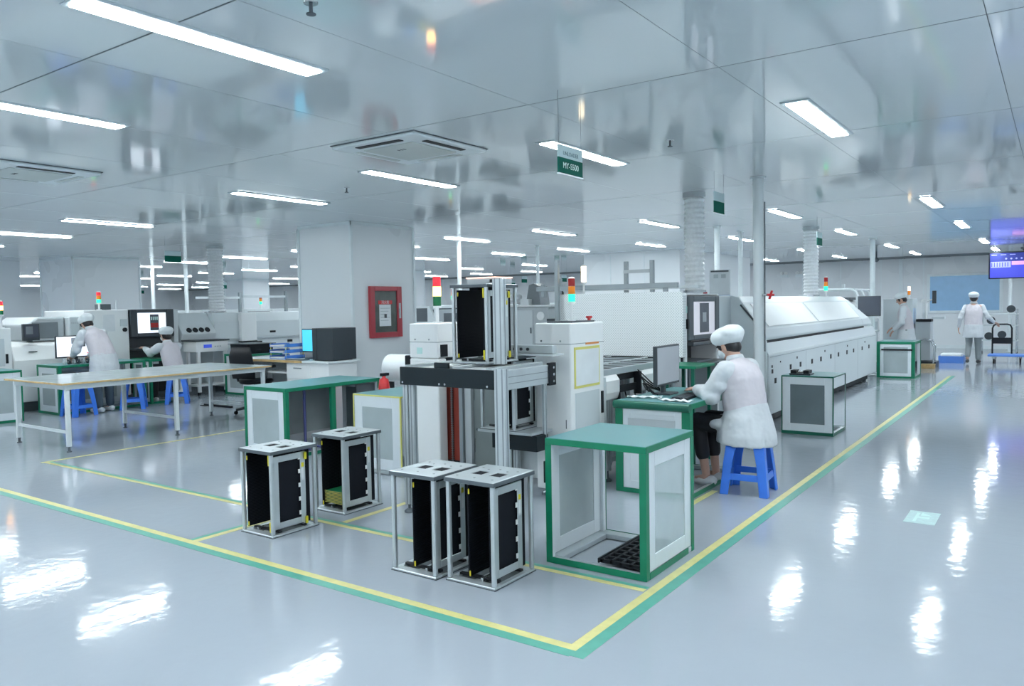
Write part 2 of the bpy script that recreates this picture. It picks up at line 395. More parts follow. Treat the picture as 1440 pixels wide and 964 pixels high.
# ------------------------------------------------------------------ ceiling lamps
def lamp_proto():
    t = thing('ceiling_lamp', 'x', 'lamp', (0, 0, CEIL))
    h = MB(); h.prism([(-0.095, 0), (-0.085, -0.010), (0.085, -0.010), (0.095, 0)], 'y', -0.63, 0.63)
    h.build('housing', 'lamp_body', t, 0.003, 1)
    e = MB(); e.box(-0.058, -0.605, -0.0145, 0.058, 0.605, -0.0101); e.build('diffuser', 'diffuser', t)
    return t
rows = [-4.6, -1.27, 2.2, 5.67, 11.4, 15.25, 20.0, 23.6]  # row nearest behind the camera is added to brighten camera-facing fronts
cols = [2.35, 0.48, -1.37, -3.22, -5.15, -7.1, -9.0, -10.8, -13.2, -15.7, -18.0, -20.25, -22.5, -24.9, -27.3, -30.0, -33.0, -36.0, -39.0]
near_lab = {
    (-3.22, 2.2): 'longest glowing white ceiling lamp, nearest the camera at the top',
    (-5.15, 2.2): 'glowing white ceiling lamp cut off by the left picture edge, second largest',
    (-3.22, 5.67): 'white ceiling lamp glowing behind the hanging green unloader sign',
    (-1.37, 5.67): 'broad white ceiling lamp with visible grey housing, right of the slim pole',
    (-5.15, 5.67): 'white ceiling lamp just beyond the square air conditioner cassette',
    (-7.1, 5.67): 'white ceiling lamp in front of the pillar, left of the air conditioner',
    (-10.8, 5.67): 'white ceiling lamp above the two workers at the screens on the left',
    (-13.2, 5.67): 'thin white ceiling lamp at the left picture edge above the small hooded printer',
    (-1.37, 11.4): 'short white ceiling lamp above the far standing worker by the oven end',
    (-3.22, 11.4): 'white ceiling lamp just right of the slim pole above the oven',
    (-5.15, 11.4): 'white ceiling lamp left of the near silver duct',
    (-7.1, 11.4): 'white ceiling lamp above the lit signal tower of the unloader',
    (-1.37, 15.25): 'small white ceiling lamp above the blue window',
}
lp = lamp_proto(); first = True
ORD = ['first', 'second', 'third', 'fourth', 'fifth', 'sixth', 'seventh', 'eighth', 'ninth', 'tenth', 'eleventh', 'twelfth', 'thirteenth', 'fourteenth', 'fifteenth', 'sixteenth', 'seventeenth', 'eighteenth', 'nineteenth', 'twentieth']
for y in rows:
    for x in cols:
        if (x, y) == (-9.0, 5.67): continue
        if -10.2 < x < -7.0 and 16 < y < 22.2: continue
        if x < -14 and y < 0 : continue
        o = lp if first else copy_tree(lp); first = False
        o.location = (x, y, CEIL); o['group'] = 'fluorescent ceiling lamps'
        rk = sum(1 for q in rows if 0 < q <= y); ck = sum(1 for q in cols if q >= x)
        dflt = ('white ceiling lamp, %s row from the camera, %s column from right wall' % (ORD[rk - 1], ORD[ck - 1])) if rk else \
               ('white ceiling lamp behind the camera, %s row, %s column from right wall' % ('rear' if y < -3 else 'added', ORD[ck - 1]))
        o['label'] = near_lab.get((x, y), dflt)

# air conditioner cassettes
def cassette(x0, y0, label):
    s = 0.85; x1, y1 = x0 + s, y0 + s; t = thing('air_conditioner', label, 'air conditioner', (x0 + s / 2, y0 + s / 2, CEIL))
    wb(B(x0, y0, CEIL - 0.028, x1, y1, CEIL), 'face_plate', 'trim_white', t, 0.012)
    wb(B(x0 + .17, y0 + .17, CEIL - 0.036, x1 - .17, y1 - .17, CEIL - 0.028), 'intake_grille', 'vent_beige', t, 0.006)
    wb(B(x0 + .2, y0 + .055, CEIL - 0.033, x1 - .2, y0 + .105, CEIL - 0.028), 'air_slot', 'black', t)
    wb(B(x1 - .105, y0 + .2, CEIL - 0.033, x1 - .055, y1 - .2, CEIL - 0.028), 'air_slot', 'black', t)
    wb(B(x0 + .2, y1 - .105, CEIL - 0.033, x1 - .2, y1 - .055, CEIL - 0.028), 'air_slot', 'vent_beige', t)
    wb(B(x0 + .055, y0 + .2, CEIL - 0.033, x0 + .105, y1 - .2, CEIL - 0.028), 'air_slot', 'vent_beige', t)
    for k in range(3):
        wb(B(x0 + .40 + k * .03, y0 + .30, CEIL - .038, x0 + .41 + k * .03, y0 + .33, CEIL - .036), 'latch', 'charcoal', t)
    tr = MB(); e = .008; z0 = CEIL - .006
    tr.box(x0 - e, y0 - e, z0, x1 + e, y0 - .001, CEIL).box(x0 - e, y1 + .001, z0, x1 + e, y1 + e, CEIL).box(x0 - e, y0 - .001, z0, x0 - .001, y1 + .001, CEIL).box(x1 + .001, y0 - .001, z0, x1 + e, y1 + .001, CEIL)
    wb(tr, 'outline_strip', 'dark_grey', t)  # dark grey strips outlining the face plate
cassette(-4.58, 4.14, 'square white air conditioner cassette with two black slots in the ceiling')
cassette(-7.80, 2.75, 'ceiling cassette cut off at the left edge with a dark outline')
for i, (x, y, lab) in enumerate([(-2.51, 2.18, 'tiny sprinkler head at the top edge of the ceiling'), (-6.03, 5.64, 'tiny sprinkler head beside the lamp past the air conditioner'), (-2.46, 5.64, 'tiny sprinkler head left of the slim pole')]):
    t = thing('sprinkler', lab, 'sprinkler', (x, y, CEIL), 0, 'ceiling sprinklers')
    wb(MB().lathe([(0.028, -0.006), (0.03, 0)], (x, y, CEIL)), 'escutcheon', 'steel', t)
    wb(MB().cyl((x, y, CEIL - .006), (x, y, CEIL - .045), .008, n=8).cyl((x, y, CEIL - .05), (x, y, CEIL - .045), .02, n=10), 'nozzle', 'dark_grey', t)

# hanging signs
def sign(x, y0, z0, wdt, h, lab, top=None, bottom=None, axis='x'):
    yc = y0 + wdt / 2
    t = thing('hanging_sign', lab, 'sign', (x, yc, z0), 0, 'green and white hanging signs')
    zs = z0 + h * .56
    wb(B(x - .004, y0, z0, x + .004, y0 + wdt, zs), 'green_plate', 'sign_green', t)
    wb(B(x - .004, y0, zs, x + .004, y0 + wdt, z0 + h), 'white_plate', 'sign_white', t)
    ed = MB().box(x - .007, y0 - .004, z0 - .008, x + .007, y0 + wdt + .004, z0)
    wb(ed, 'edge_strip', 'trim_white', t)
    for yy in (y0 + .01, y0 + wdt - .01):
        wb(MB().cyl((x, yy, z0 + h), (x, yy, CEIL), .001, n=5), 'wire', 'dark_grey', t)
    if top: wtext('lettering', top, 'sign_dark_text', t, h * .20, x + .0045, yc, z0 + h * .72, FROM_PX)
    if bottom: wtext('lettering', bottom, 'sign_text', t, h * .30, x + .0045, yc, z0 + h * .29, FROM_PX)
sign(-2.40, 3.90, 2.275, 0.28, 0.165, 'hanging green and white sign reading MY-S500 in front of a lamp', 'UNLOADER', 'MY-S500')
sign(-2.70, 7.20, 2.36, 0.27, 0.20, 'hanging green and white sign between the near silver duct and the slim pole')
sign(-12.0, 7.19, 2.33, 0.29, 0.18, 'hanging green and white sign above the left worker group')
sign(-2.96, 12.1, 2.33, 0.30, 0.20, 'hanging green and white sign beside the far silver duct')
for i, (x, y) in enumerate([(-14.65, 21.4), (-14.1, 22.6), (-16.6, 22.9), (-13.4, 21.9), (-25, 13.4), (-30.5, 17.0), (-17.3, 24.5), (-23.5, 16.0)]):
    sign(x, y, 2.28, .32, .22, 'tiny distant green and white sign, ' + ['just right of the unloader rack top', 'under the lamp above the unloader mast', 'fourth from the perforated machine', 'left of the tall dark post', 'high above the bending left worker', 'above the black screen bay, farthest left', 'nearest the white pole behind the rack', 'left of the left silver duct'][i])

# service poles and ducts
def pole(x, y, r, lab, ma='aluminium', z0=0.0, z1=CEIL, foot=True):
    t = thing('service_pole', lab, 'pole', (x, y, z0))
    wb(MB().cyl((x, y, z0 + .01), (x, y, z1 - .012), r, n=20), 'tube', ma, t)
    wb(MB().cyl((x, y, z1 - .012), (x, y, z1), r * 1.5, n=20), 'ceiling_flange', ma, t)
    if foot: wb(MB().cyl((x, y, z0), (x, y, z0 + .012), r * 1.7, n=20), 'floor_flange', ma, t)
    return t
p1 = pole(-2.49, 7.87, 0.052, 'slim silver pole rising to the ceiling behind the seated woman', 'machine_pale')
wb(MB().cyl((-2.44, 7.84, 1.57), (-2.36, 7.80, 1.57), .012, n=8), 'valve_stem', 'steel', p1)
wb(MB().cyl((-2.36, 7.80, 1.53), (-2.33, 7.785, 1.61), .012, n=8).cyl((-2.37, 7.77, 1.57), (-2.32, 7.815, 1.57), .012, n=8), 'valve_handle', 'red_bright', p1)
wb(MB().cyl((-2.43, 7.88, 1.0), (-2.43, 7.88, 2.5), .007, n=6), 'conduit', 'dark_grey', p1)
for (x, y, r, lab) in [(-4.6, 12.4, .045, 'bright white service pole beside the near silver duct'), (-4.62, 13.6, .04, 'white service pole just left of the slim silver pole'),
                       (-3.15, 17.35, .05, 'bright white service pole above the far machine by the standing worker'), (-9.3, 11.5, .04, 'white service pole right of the pillar'),
                       (-8.9, 13.6, .035, 'thin white service pole behind the black magazine on the unloader'), (-1.12, 25.5, .05, 'white service pole at the right edge of the blue window'),
                       (-20.5, 11.9, .05, 'white service pole in the far hall left of the left duct'), (-18.9, 11.9, .05, 'white service pole in the far hall right of the left duct')]:
    pole(x, y, r, lab, 'trim_white')
def duct(x, y, z0, zc, r, lab):
    t = thing('exhaust_duct', lab, 'duct', (x, y, z0))
    prof = []; n = int((zc - z0) / 0.028)
    for k in range(n + 1):
        z = (zc - z0) * k / n; prof.append((r * (1.0 if k % 2 else .86), z))
    wb(MB().lathe(prof, (x, y, z0), 28, False), 'flexible_hose', 'duct_foil', t)
    wb(MB().lathe([(r * 1.06, 0), (r * 1.06, CEIL - zc)], (x, y, zc), 28), 'collar', 'machine_grey', t)
    wb(MB().lathe([(r * 1.09, 0), (r * 1.09, .025)], (x, y, z0), 28), 'clamp', 'steel', t)
duct(-3.42, 8.50, 1.62, 2.70, .118, 'corrugated silver exhaust duct above the screen machine, nearest duct')
duct(-3.46, 13.75, 1.58, 2.70, .125, 'corrugated silver exhaust duct rising from the far oven lid')
duct(-13.3, 9.0, 1.49, 2.70, .15, 'corrugated silver exhaust duct on the oven left of the pillar')

# ------------------------------------------------------------------ magazine racks
def rack(loc, lab, gap=0.05, boards=0, rz=0.0, green=False):
    W, D, H = 0.33, 0.385, 0.575
    t = thing('magazine_rack', lab, 'magazine rack', loc, rz, 'board magazine racks')
    # base plate: ring with cross bars
    b = MB(); b.box(0, 0, 0, W, .06, .014).box(0, D - .06, 0, W, D, .014).box(0, .06, 0, .035, D - .06, .014).box(W - .035, .06, 0, W, D - .06, .014).box(.15, .06, 0, .20, D - .06, .014)
    b.build('base_plate', 'aluminium', t, 0.003, 1)
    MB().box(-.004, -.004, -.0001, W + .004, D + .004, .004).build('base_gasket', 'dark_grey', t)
    for y in (.075, D - .10):
        MB().box(.03, y, .014, W - .03, y + .025, .028).build('slide_rail', 'black', t, 0.002, 1)
    # top plate with two slots
    tp = MB(); z0, z1 = H - .014, H
    yA, yB = .14, .235
    tp.box(0, 0, z0, W, yA, z1).box(0, yB, z0, W, D, z1)
    tp.box(0, yA, z0, .065, yB, z1).box(.145, yA, z0, .19, yB, z1).box(.27, yA, z0, W, yB, z1)
    top = tp.build('top_plate', 'aluminium', t, 0.002, 1)
    for x in (.065, .19):
        MB().box(x, yA, z0 - .03, x + .08, yB, z1 - .006).build('slot_well', 'rib_black', top)
    for (x, y) in ((.04, .06), (.16, .06), (.28, .06), (.04, .30), (.16, .30), (.28, .30), (.10, .27), (.23, .27)):
        MB().cyl((x, y, z1), (x, y, z1 + .0015), .007, n=8).build('screw', 'alu_dark', top)
    e = MB(); q0, q1 = z0 - .010, z1 - .0025
    e.box(-.004, -.004, q0, W + .004, 0, q1).box(-.004, D, q0, W + .004, D + .004, q1).box(-.004, 0, q0, 0, D, q1).box(W, 0, q0, W + .004, D, q1)
    e.build('rim', 'dark_grey', top)
    # posts
    for (x, y) in ((.014, .014), (W - .014, .014), (.014, D - .014), (W - .014, D - .014)):
        MB().box(x - .012, y - .012, .014, x + .012, y + .012, z0).build('post', 'aluminium', t, 0.006, 2)
    # ribbed black comb walls
    def wall(x, side):
        p = MB()
        p.box(x, .03, .035, x + .008, D - .03, H - .04)
        for k in range(46):
            z = .045 + k * .0105
            if side > 0: p.box(x + .008, .034, z, x + .013, D - .034, z + .004)
            else: p.box(x - .005, .034, z, x, D - .034, z + .004)
        return p.build('comb_wall', 'rib_black', t)
    wall(gap, 1)
    wr = wall(W - .055, -1)
    # outer aluminium window frame on the right-hand wall
    f = MB(); x = W - .038; y0, y1, a0, a1 = .045, D - .075, .04, H - .045; q = .042
    f.box(x, y0, a0, x + .006, y0 + q, a1).box(x, y1 - q, a0, x + .006, y1, a1).box(x, y0 + q, a0, x + .006, y1 - q, a0 + q).box(x, y0 + q, a1 - q, x + .006, y1 - q, a1)
    fo = f.build('side_frame', 'aluminium', t, 0.002, 1)
    for k in range(5):
        z = .10 + k * .095
        MB().box(x + .001, y1 - q - .016, z, x + .005, y1 - q, z + .028).build('tab', 'machine_white', fo)
        MB().box(x + .001, y0 - .014, z - .02, x + .005, y0, z + .02).build('tab', 'machine_white', fo)
    MB().box(x + .006, y1 - .034, H - .15, x + .0068, y1 - .012, H - .12).build('sticker', 'yellow', fo)
    MB().box(x + .006, y1 - .034, H - .24, x + .0066, y1 - .014, H - .155).build('sticker', 'paper', fo)
    for z in (.04, H - .085):
        MB().box(gap + .010, .022, z, gap + .02, .030, z + .03).build('clip', 'yellow', t, 0.003, 1)
    if green:
        for z in (.03, H - .10):
            MB().box(W - .05, .012, z, W - .035, .03, z + .07).build('clip', 'yellow', t, 0.003, 1)
            MB().box(W - .030, D - .09, z, W - .018, D - .07, z + .05).build('clip', 'yellow', t, 0.003, 1)
    MB().box(gap + .07, .05, .016, gap + .085, D - .06, .034).build('guide_rail', 'steel', t)
    for k in range(boards):
        bd = MB().box(gap + .02, .04, .06 + k * .0105, W - .066, D - .05, .062 + k * .0105).build('circuit_board', 'pcb_green', None)
        t2 = Matrix.Translation(Vector(loc)) @ Matrix.Rotation(rz, 4, 'Z'); bd.matrix_world = t2
        tag(bd, '%s green circuit board from the bottom in the rear floor magazine rack' % ORD[k], 'circuit board', 'boards in the magazine rack')
        MB().box(gap + .02, .038, .0598 + k * .0105, W - .066, .042, .0622 + k * .0105).build('board_edge', 'yellow_line', bd)
    return t
rack((-4.54, 3.205, 0.001), 'floor magazine rack with yellow clips and wide open left side', .03, green=True)
rack((-4.575, 3.865, 0.001), 'floor magazine rack holding green circuit boards at the bottom', .06, boards=9)
rack((-3.12, 3.19, 0.001), 'left one of the two floor racks standing side by side', .14)
rack((-2.745, 3.23, 0.001), 'right one of the two floor racks side by side, nearest the camera', .13)

# ------------------------------------------------------------------ green framed stands
def stand(name, x0, y0, x1, y1, h, lab, cat='stand', sides='', top='teal_mat', edge='green_tape', pane='acrylic_grey', post=.04, shelf=None,
          thick=.035, ring=.07, posts=True, bottom='green', panes=None, br=.045):
    """sides: letters of panelled sides - f(-y) b(+y) l(-x) r(+x)"""
    t = thing(name, lab, cat, ((x0 + x1) / 2, (y0 + y1) / 2, 0))
    wb(B(x0 + .004, y0 + .004, h - .006, x1 - .004, y1 - .004, h), 'top_mat', top, t, 0.002, 1)
    tp = MB(); z0, z1 = h - thick - .004, h - .002
    tp.box(x0, y0, z0, x1, y0 + .014, z1).box(x0, y1 - .014, z0, x1, y1, z1).box(x0, y0 + .014, z0, x0 + .014, y1 - .014, z1).box(x1 - .014, y0 + .014, z0, x1, y1 - .014, z1)
    wb(tp, 'edge_band', edge, t, 0.002, 1)
    wb(B(x0 + .014, y0 + .014, h - .03, x1 - .014, y1 - .014, h - .006), 'board', 'stand_white', t)
    zb = .035
    if posts:
        for (x, y) in ((x0, y0), (x1, y0), (x0, y1), (x1, y1)):
            sx = 1 if x == x0 else -1; sy = 1 if y == y0 else -1
            # white post with a green outer face
            po = wb(B(x + sx * .004, y + sy * .004, 0.004, x + sx * (post - .002), y + sy * (post - .002), z0), 'post', 'stand_white', t, 0.003, 1)
            g = MB(); g.box(x, y, .004, x + sx * post, y + sy * .004, z0)
            g.box(x, y + sy * .004, .004, x + sx * .004, y + sy * (post if edge != 'none' else .01), z0)
            wb(g, 'edge_tape', edge, po)
    # bottom ring
    for nm, (a, b, c, d) in (('f', (x0, y0, x1, y0 + .045)), ('b', (x0, y1 - br, x1, y1)), ('l', (x0, y0 + .045, x0 + br, y1 - br)), ('r', (x1 - .045, y0 + .045, x1, y1 - br))):
        r = wb(B(a + .002, b + .002, 0.004, c - .002, d - .002, zb), 'base_rail', 'aluminium', t, 0.003, 1)
        if bottom == 'green':
            q = .0008; e = {'f': (a + q, b + q, c - q, b + .003), 'b': (a + q, d - .003, c - q, d - q), 'l': (a + q, b + q, a + .003, d - q), 'r': (c - .003, b + q, c - q, d - q)}[nm]
            wb(B(e[0], e[1], .0025, e[2], e[3], zb + .0035), 'edge_tape', edge, r)
    for s_ in sides:
        k = post if posts else .01; pt = (panes or {}).get(s_, pane)
        a0, a1 = zb + .004, z0
        if s_ in 'fb':
            y = y0 + .006 if s_ == 'f' else y1 - .018; u0_, u1_ = x0 + k, x1 - k
            f = MB().box(u0_, y, a0, u0_ + ring, y + .012, a1).box(u1_ - ring, y, a0, u1_, y + .012, a1).box(u0_ + ring, y, a0, u1_ - ring, y + .012, a0 + ring).box(u0_ + ring, y, a1 - ring, u1_ - ring, y + .012, a1)
            p = B(u0_ + ring, y + .004, a0 + ring, u1_ - ring, y + .008, a1 - ring)
        else:
            x = x0 + .006 if s_ == 'l' else x1 - .018; u0_, u1_ = y0 + k, y1 - k
            f = MB().box(x, u0_, a0, x + .012, u0_ + ring, a1).box(x, u1_ - ring, a0, x + .012, u1_, a1).box(x, u0_ + ring, a0, x + .012, u1_ - ring, a0 + ring).box(x, u0_ + ring, a1 - ring, x + .012, u1_ - ring, a1)
            p = B(x + .004, u0_ + ring, a0 + ring, x + .008, u1_ - ring, a1 - ring)
        fo = wb(f, 'side_panel', 'stand_white', t, 0.002, 1); wb(p, 'pane', pt, fo)
    if shelf:
        wb(B(x0 + .01, y0 + .01, shelf, x1 - .01, y1 - .01, shelf + .018), 'shelf', 'stand_white', t)
    return t
s1 = stand('turnover_stand', -2.44, 3.775, -1.80, 4.44, .735, 'open front stand with green edges and teal top, nearest the camera', sides='lr', panes={'r': 'acrylic_clear', 'l': 'acrylic_grey'}, ring=.085, br=.085)
# black tray inside
tr = thing('component_tray', 'black tray with square pockets lying inside the nearest green stand', 'tray', (-1.98, 4.12, .0))
trb = MB(); tx0, ty0, tx1, ty1 = -2.12, 3.84, -1.86, 4.38
trb.box(tx0, ty0, .036, tx1, ty1, .040)
nx, ny = 4, 8
for i in range(nx + 1):
    x = tx0 + (tx1 - tx0 - .018) * i / nx; trb.box(x, ty0, .040, x + .018, ty1, .058)
for j in range(ny + 1):
    y = ty0 + (ty1 - ty0 - .018) * j / ny; trb.box(tx0, y, .040, tx1, y + .018, .058)
wb(trb, 'pocket_grid', 'black', tr, 0.002, 1)
wb(B(tx0 - .012, ty0 - .01, .036, tx0, ty1 + .01, .064).box(tx1, ty0 - .01, .036, tx1 + .012, ty1 + .01, .064), 'rim', 'black', tr, 0.002, 1)

s2 = stand('computer_desk', -2.91, 5.55, -2.28, 6.68, .735, 'green edged desk holding the monitor in front of the seated woman', 'desk', sides='fl', ring=.06, pane='stand_white', panes={'l': 'acrylic_dark'}, post=.065, thick=.04)
wb(MB().cyl((-2.915, 5.548, .705), (-2.275, 5.548, .705), .033, n=16), 'rolled_edge', 'green_dark', s2)
wb(B(-2.80, 5.551, .36, -2.40, 5.5555, .60), 'inset_panel', 'machine_grey', s2)
stand('turnover_stand', -2.585, 8.98, -2.02, 9.58, .665, 'small stand with dark grey front pane beside the long white oven', sides='fl', pane='acrylic_dark', post=.012, thick=.012, ring=.085, edge='green_dark')
kb = thing('fixture_clamp', 'black and steel fixture lying on the small stand beside the oven', 'fixture', (-2.38, 9.1, .665))
wb(B(-2.51, 9.03, .665, -2.28, 9.20, .685), 'plate', 'charcoal', kb, 0.003, 1)
wb(B(-2.50, 9.04, .685, -2.44, 9.19, .72).box(-2.36, 9.04, .685, -2.30, 9.19, .72), 'block', 'black', kb, 0.003, 1)
wb(MB().cyl((-2.43, 9.1, .70), (-2.37, 9.1, .70), .012, n=10), 'pin', 'steel', kb)
far = stand('turnover_stand', -2.88, 16.3, -2.22, 17.1, .70, 'far green framed stand with a shelf beside the standing worker', sides='f', pane='acrylic_grey', post=.06, thick=.045, ring=.06)
wb(B(-2.8, 16.296, .53, -2.26, 16.31, .56), 'cross_rail', 'black', far)

ls = stand('turnover_stand', -6.97, 5.0, -6.30, 6.32, .72, 'long green framed stand with teal top between pillar and unloader', sides='fbl', pane='acrylic_grey', panes={'l': 'acrylic_grey', 'b': 'acrylic_dark'}, ring=.085, thick=.035)
wb(B(-6.34, 5.60, .004, -6.30, 5.66, .68), 'middle_post', 'green_tape', ls, 0.003, 1)
wb(B(-6.36, 5.665, .004, -6.31, 5.76, .68), 'aluminium_post', 'aluminium', ls, 0.003, 1)
wb(B(-6.36, 6.0, .20, -6.345, 6.28, .66), 'rear_screen', 'dark_grey', ls)
pp = thing('barrier_pole', 'thin purple blue pole standing inside the long green stand', 'pole', (-6.62, 5.5, .0))
wb(MB().cyl((-6.62, 5.5, .01), (-6.62, 5.5, .70), .016, n=10), 'tube', 'purple_pole', pp)
wb(MB().tube([(-6.62, 5.5, .06), (-6.3, 5.52, .045), (-6.0, 5.55, .045)], .012), 'side_bar', 'purple_pole', pp)
wb(MB().cyl((-6.62, 5.5, 0), (-6.62, 5.5, .012), .07, n=16), 'base', 'purple_pole', pp)
stand('turnover_stand', -5.36, 5.02, -4.76, 5.70, .72, 'white panelled stand with teal top left of the unloader', sides='fl', pane='acrylic_grey', post=.012, thick=.012, ring=.10, edge='yellow_line', bottom='none')
# left group stands
stand('turnover_stand', -12.65, 4.15, -11.95, 4.95, .73, 'green edged stand with pale pane at the left picture edge', sides='rb', pane='acrylic_grey', post=.02, thick=.03, ring=.10)
st5 = stand('computer_desk', -12.78, 5.50, -12.10, 6.85, .74, 'green framed desk under the white screen before the bending worker', 'desk', sides='fl', pane='acrylic_grey', post=.05, ring=.09)
stand('turnover_stand', -12.7, 6.95, -12.15, 7.30, .74, 'small green topped stand between the two left workers', sides='f', pane='acrylic_dark', post=.04, ring=.06, top='green_tape')
stand('turnover_stand', -12.42, 8.52, -11.76, 9.30, .73, 'green framed stand with pale panes in front of the left oven', sides='fr', pane='acrylic_grey', post=.06, ring=.08)
tb = thing('feeder_box', 'black open box on the green stand before the left oven', 'box', (-12.1, 8.9, .73))
wb(MB().prism([(-12.35, .73), (-11.85, .73), (-11.82, .90), (-12.38, .90)], 'y', 8.62, 9.15), 'shell', 'black', tb, 0.01)
wb(B(-12.42, 8.60, .90, -11.78, 9.18, .912), 'flange', 'charcoal', tb, 0.004)
wb(B(-12.14, 8.612, .82, -12.06, 8.619, .84), 'label_plate', 'paper', tb)
wb(B(-12.55, 8.75, .85, -12.40, 8.8, .87).box(-11.80, 8.75, .79, -11.70, 8.8, .81), 'handle', 'black', tb)

# ------------------------------------------------------------------ blue stools
def stool_proto():
    t = thing('plastic_stool', 'x', 'stool', (0, 0, 0), 0, 'blue plastic stools')
    a, b, h = .135, .185, .46
    def sq(s_, z, r, n=5):
        pts = []
        for cx, cy, st in ((1, 1, 0), (-1, 1, 1), (-1, -1, 2), (1, -1, 3)):
            for k in range(n):
                q = math.pi / 2 * (st + k / (n - 1)); pts.append((cx * (s_ - r) + r * math.cos(q), cy * (s_ - r) + r * math.sin(q), z))
        return pts
    seat = MB(); rings = [sq(a - .012, h, .03), sq(a, h - .008, .035), sq(a + .006, h - .05, .035), sq(a, h - .05, .03), sq(a - .012, h - .014, .03)]
    n = len(rings[0]); V = sum(rings, []); F = [(i * n + k, i * n + (k + 1) % n, (i + 1) * n + (k + 1) % n, (i + 1) * n + k) for i in range(4) for k in range(n)]
    # seat top with round hole
    hole = [(.03 * math.cos(2 * math.pi * k / n + .1), .03 * math.sin(2 * math.pi * k / n + .1), h - .003) for k in range(n)]
    V += hole; off = 5 * n
    F += [(k, (k + 1) % n, off + (k + 1) % n, off + k) for k in range(n)]
    hole2 = [(x, y, z - .012) for x, y, z in hole]; V += hole2
    F += [(off + k, off + (k + 1) % n, off + n + (k + 1) % n, off + n + k) for k in range(n)]
    F += [(off + n + k, off + n + (k + 1) % n, 4 * n + (k + 1) % n, 4 * n + k) for k in range(n)]
    seat._add(V, F, True); seat.build('seat', 'stool_blue', t)
    for sx in (-1, 1):
        for sy in (-1, 1):
            def L(s_, z, wd): # angle section
                o_, i_ = s_, s_ - .012
                return [(sx * o_, sy * o_, z), (sx * (o_ - wd), sy * o_, z), (sx * (o_ - wd), sy * i_, z), (sx * i_, sy * i_, z), (sx * i_, sy * (o_ - wd), z), (sx * o_, sy * (o_ - wd), z)]
            A = L(a + .004, h - .03, .085); M_ = L((a + b) / 2 + .002, .25, .07); C = L(b, 0, .065); mm = MB()
            V = A + M_ + C
            mm._add(V, [(i + 6 * j, (i + 1) % 6 + 6 * j, (i + 1) % 6 + 6 + 6 * j, i + 6 + 6 * j) for j in (0, 1) for i in range(6)] + [(0, 1, 2, 3, 4, 5), (12, 13, 14, 15, 16, 17)])
            mm.build('leg', 'stool_blue', t, 0.004, 2)
    z0, z1 = .115, .165; s0 = b - (b - a) * z0 / h; s1_ = b - (b - a) * z1 / h
    for q in range(4):
        R = Matrix.Rotation(q * math.pi / 2, 3, 'Z'); mm = MB()
        V = [R @ Vector(p) for p in ((s0 - .004, -s0 + .03, z0), (s0 - .004, s0 - .03, z0), (s1_ - .004, s1_ - .03, z1), (s1_ - .004, -s1_ + .03, z1), (s0 - .016, -s0 + .03, z0), (s0 - .016, s0 - .03, z0), (s1_ - .016, s1_ - .03, z1), (s1_ - .016, -s1_ + .03, z1))]
        mm._add(V, [(0, 1, 2, 3), (7, 6, 5, 4), (0, 4, 5, 1), (1, 5, 6, 2), (2, 6, 7, 3), (3, 7, 4, 0)])
        mm.build('rail', 'stool_blue', t, 0.003, 1)
    return t
st = stool_proto()
for i, (x, y, rz, lab) in enumerate([(-2.0, 6.07, .08, 'blue plastic stool under the seated woman at the green desk'),
                                     (-11.86, 5.66, .1, 'empty blue stool beside the legs of the bending worker'),
                                     (-11.90, 6.52, -.62, 'empty blue stool between the two left workers'),
                                     (-11.93, 7.28, -.62, 'blue stool under the left worker seated at the black machine')]):
    o = st if i == 0 else copy_tree(st)
    o.location = (x, y, 0.0); o.rotation_euler = (0, 0, rz); o['label'] = lab

# ------------------------------------------------------------------ long work table
t = thing('work_table', 'long pale work table with slim legs in the left foreground', 'table', (-9.45, 5.4, 0))
tx0, tx1, ty0, ty1 = -10.12, -8.72, 4.0, 6.70
wb(B(tx0, ty0, .735, tx1, ty1, .76), 'table_top', 'table_top', t, 0.004)
eb = MB().box(tx0 - .004, ty0 - .004, .738, tx1 + .004, ty0, .757).box(tx1, ty0 - .004, .738, tx1 + .004, ty1 + .004, .757)
wb(eb, 'edge_band', 'wood_edge', t)
fr = MB().box(tx0 + .10, ty0 + .06, .68, tx1 - .06, ty0 + .10, .735).box(tx0 + .10, ty1 - .10, .68, tx1 - .06, ty1 - .06, .735).box(tx0 + .10, ty0 + .1, .68, tx0 + .14, ty1 - .1, .735).box(tx1 - .10, ty0 + .1, .68, tx1 - .06, ty1 - .1, .735)
wb(fr, 'apron', 'table_leg', t)
for x in (tx0 + .12, tx1 - .08):
    for y in (ty0 + .08, (ty0 + ty1) / 2, ty1 - .08):
        lg = wb(B(x - .022, y - .022, .06, x + .022, y + .022, .68), 'leg', 'table_leg', t, 0.004)
        wb(MB().cyl((x, y, 0), (x, y, .06), .014, n=10).cyl((x, y, 0), (x, y, .012), .026, n=12), 'foot', 'dark_grey', lg)
for y in (ty0 + .08, (ty0 + ty1) / 2, ty1 - .08):
    wb(B(tx0 + .14, y - .012, .20, tx1 - .10, y + .012, .23), 'stretcher', 'table_leg', t)
fp = thing('foot_pedal_bar', 'thin black bar on the floor past the long pale table', 'bar', (-10.8, 7.3, 0))
wb(B(-11.2, 7.28, .0, -10.5, 7.33, .03), 'bar', 'black', fp, 0.004)
wb(B(-11.24, 7.24, .0, -11.1, 7.37, .012), 'foot', 'black', fp)

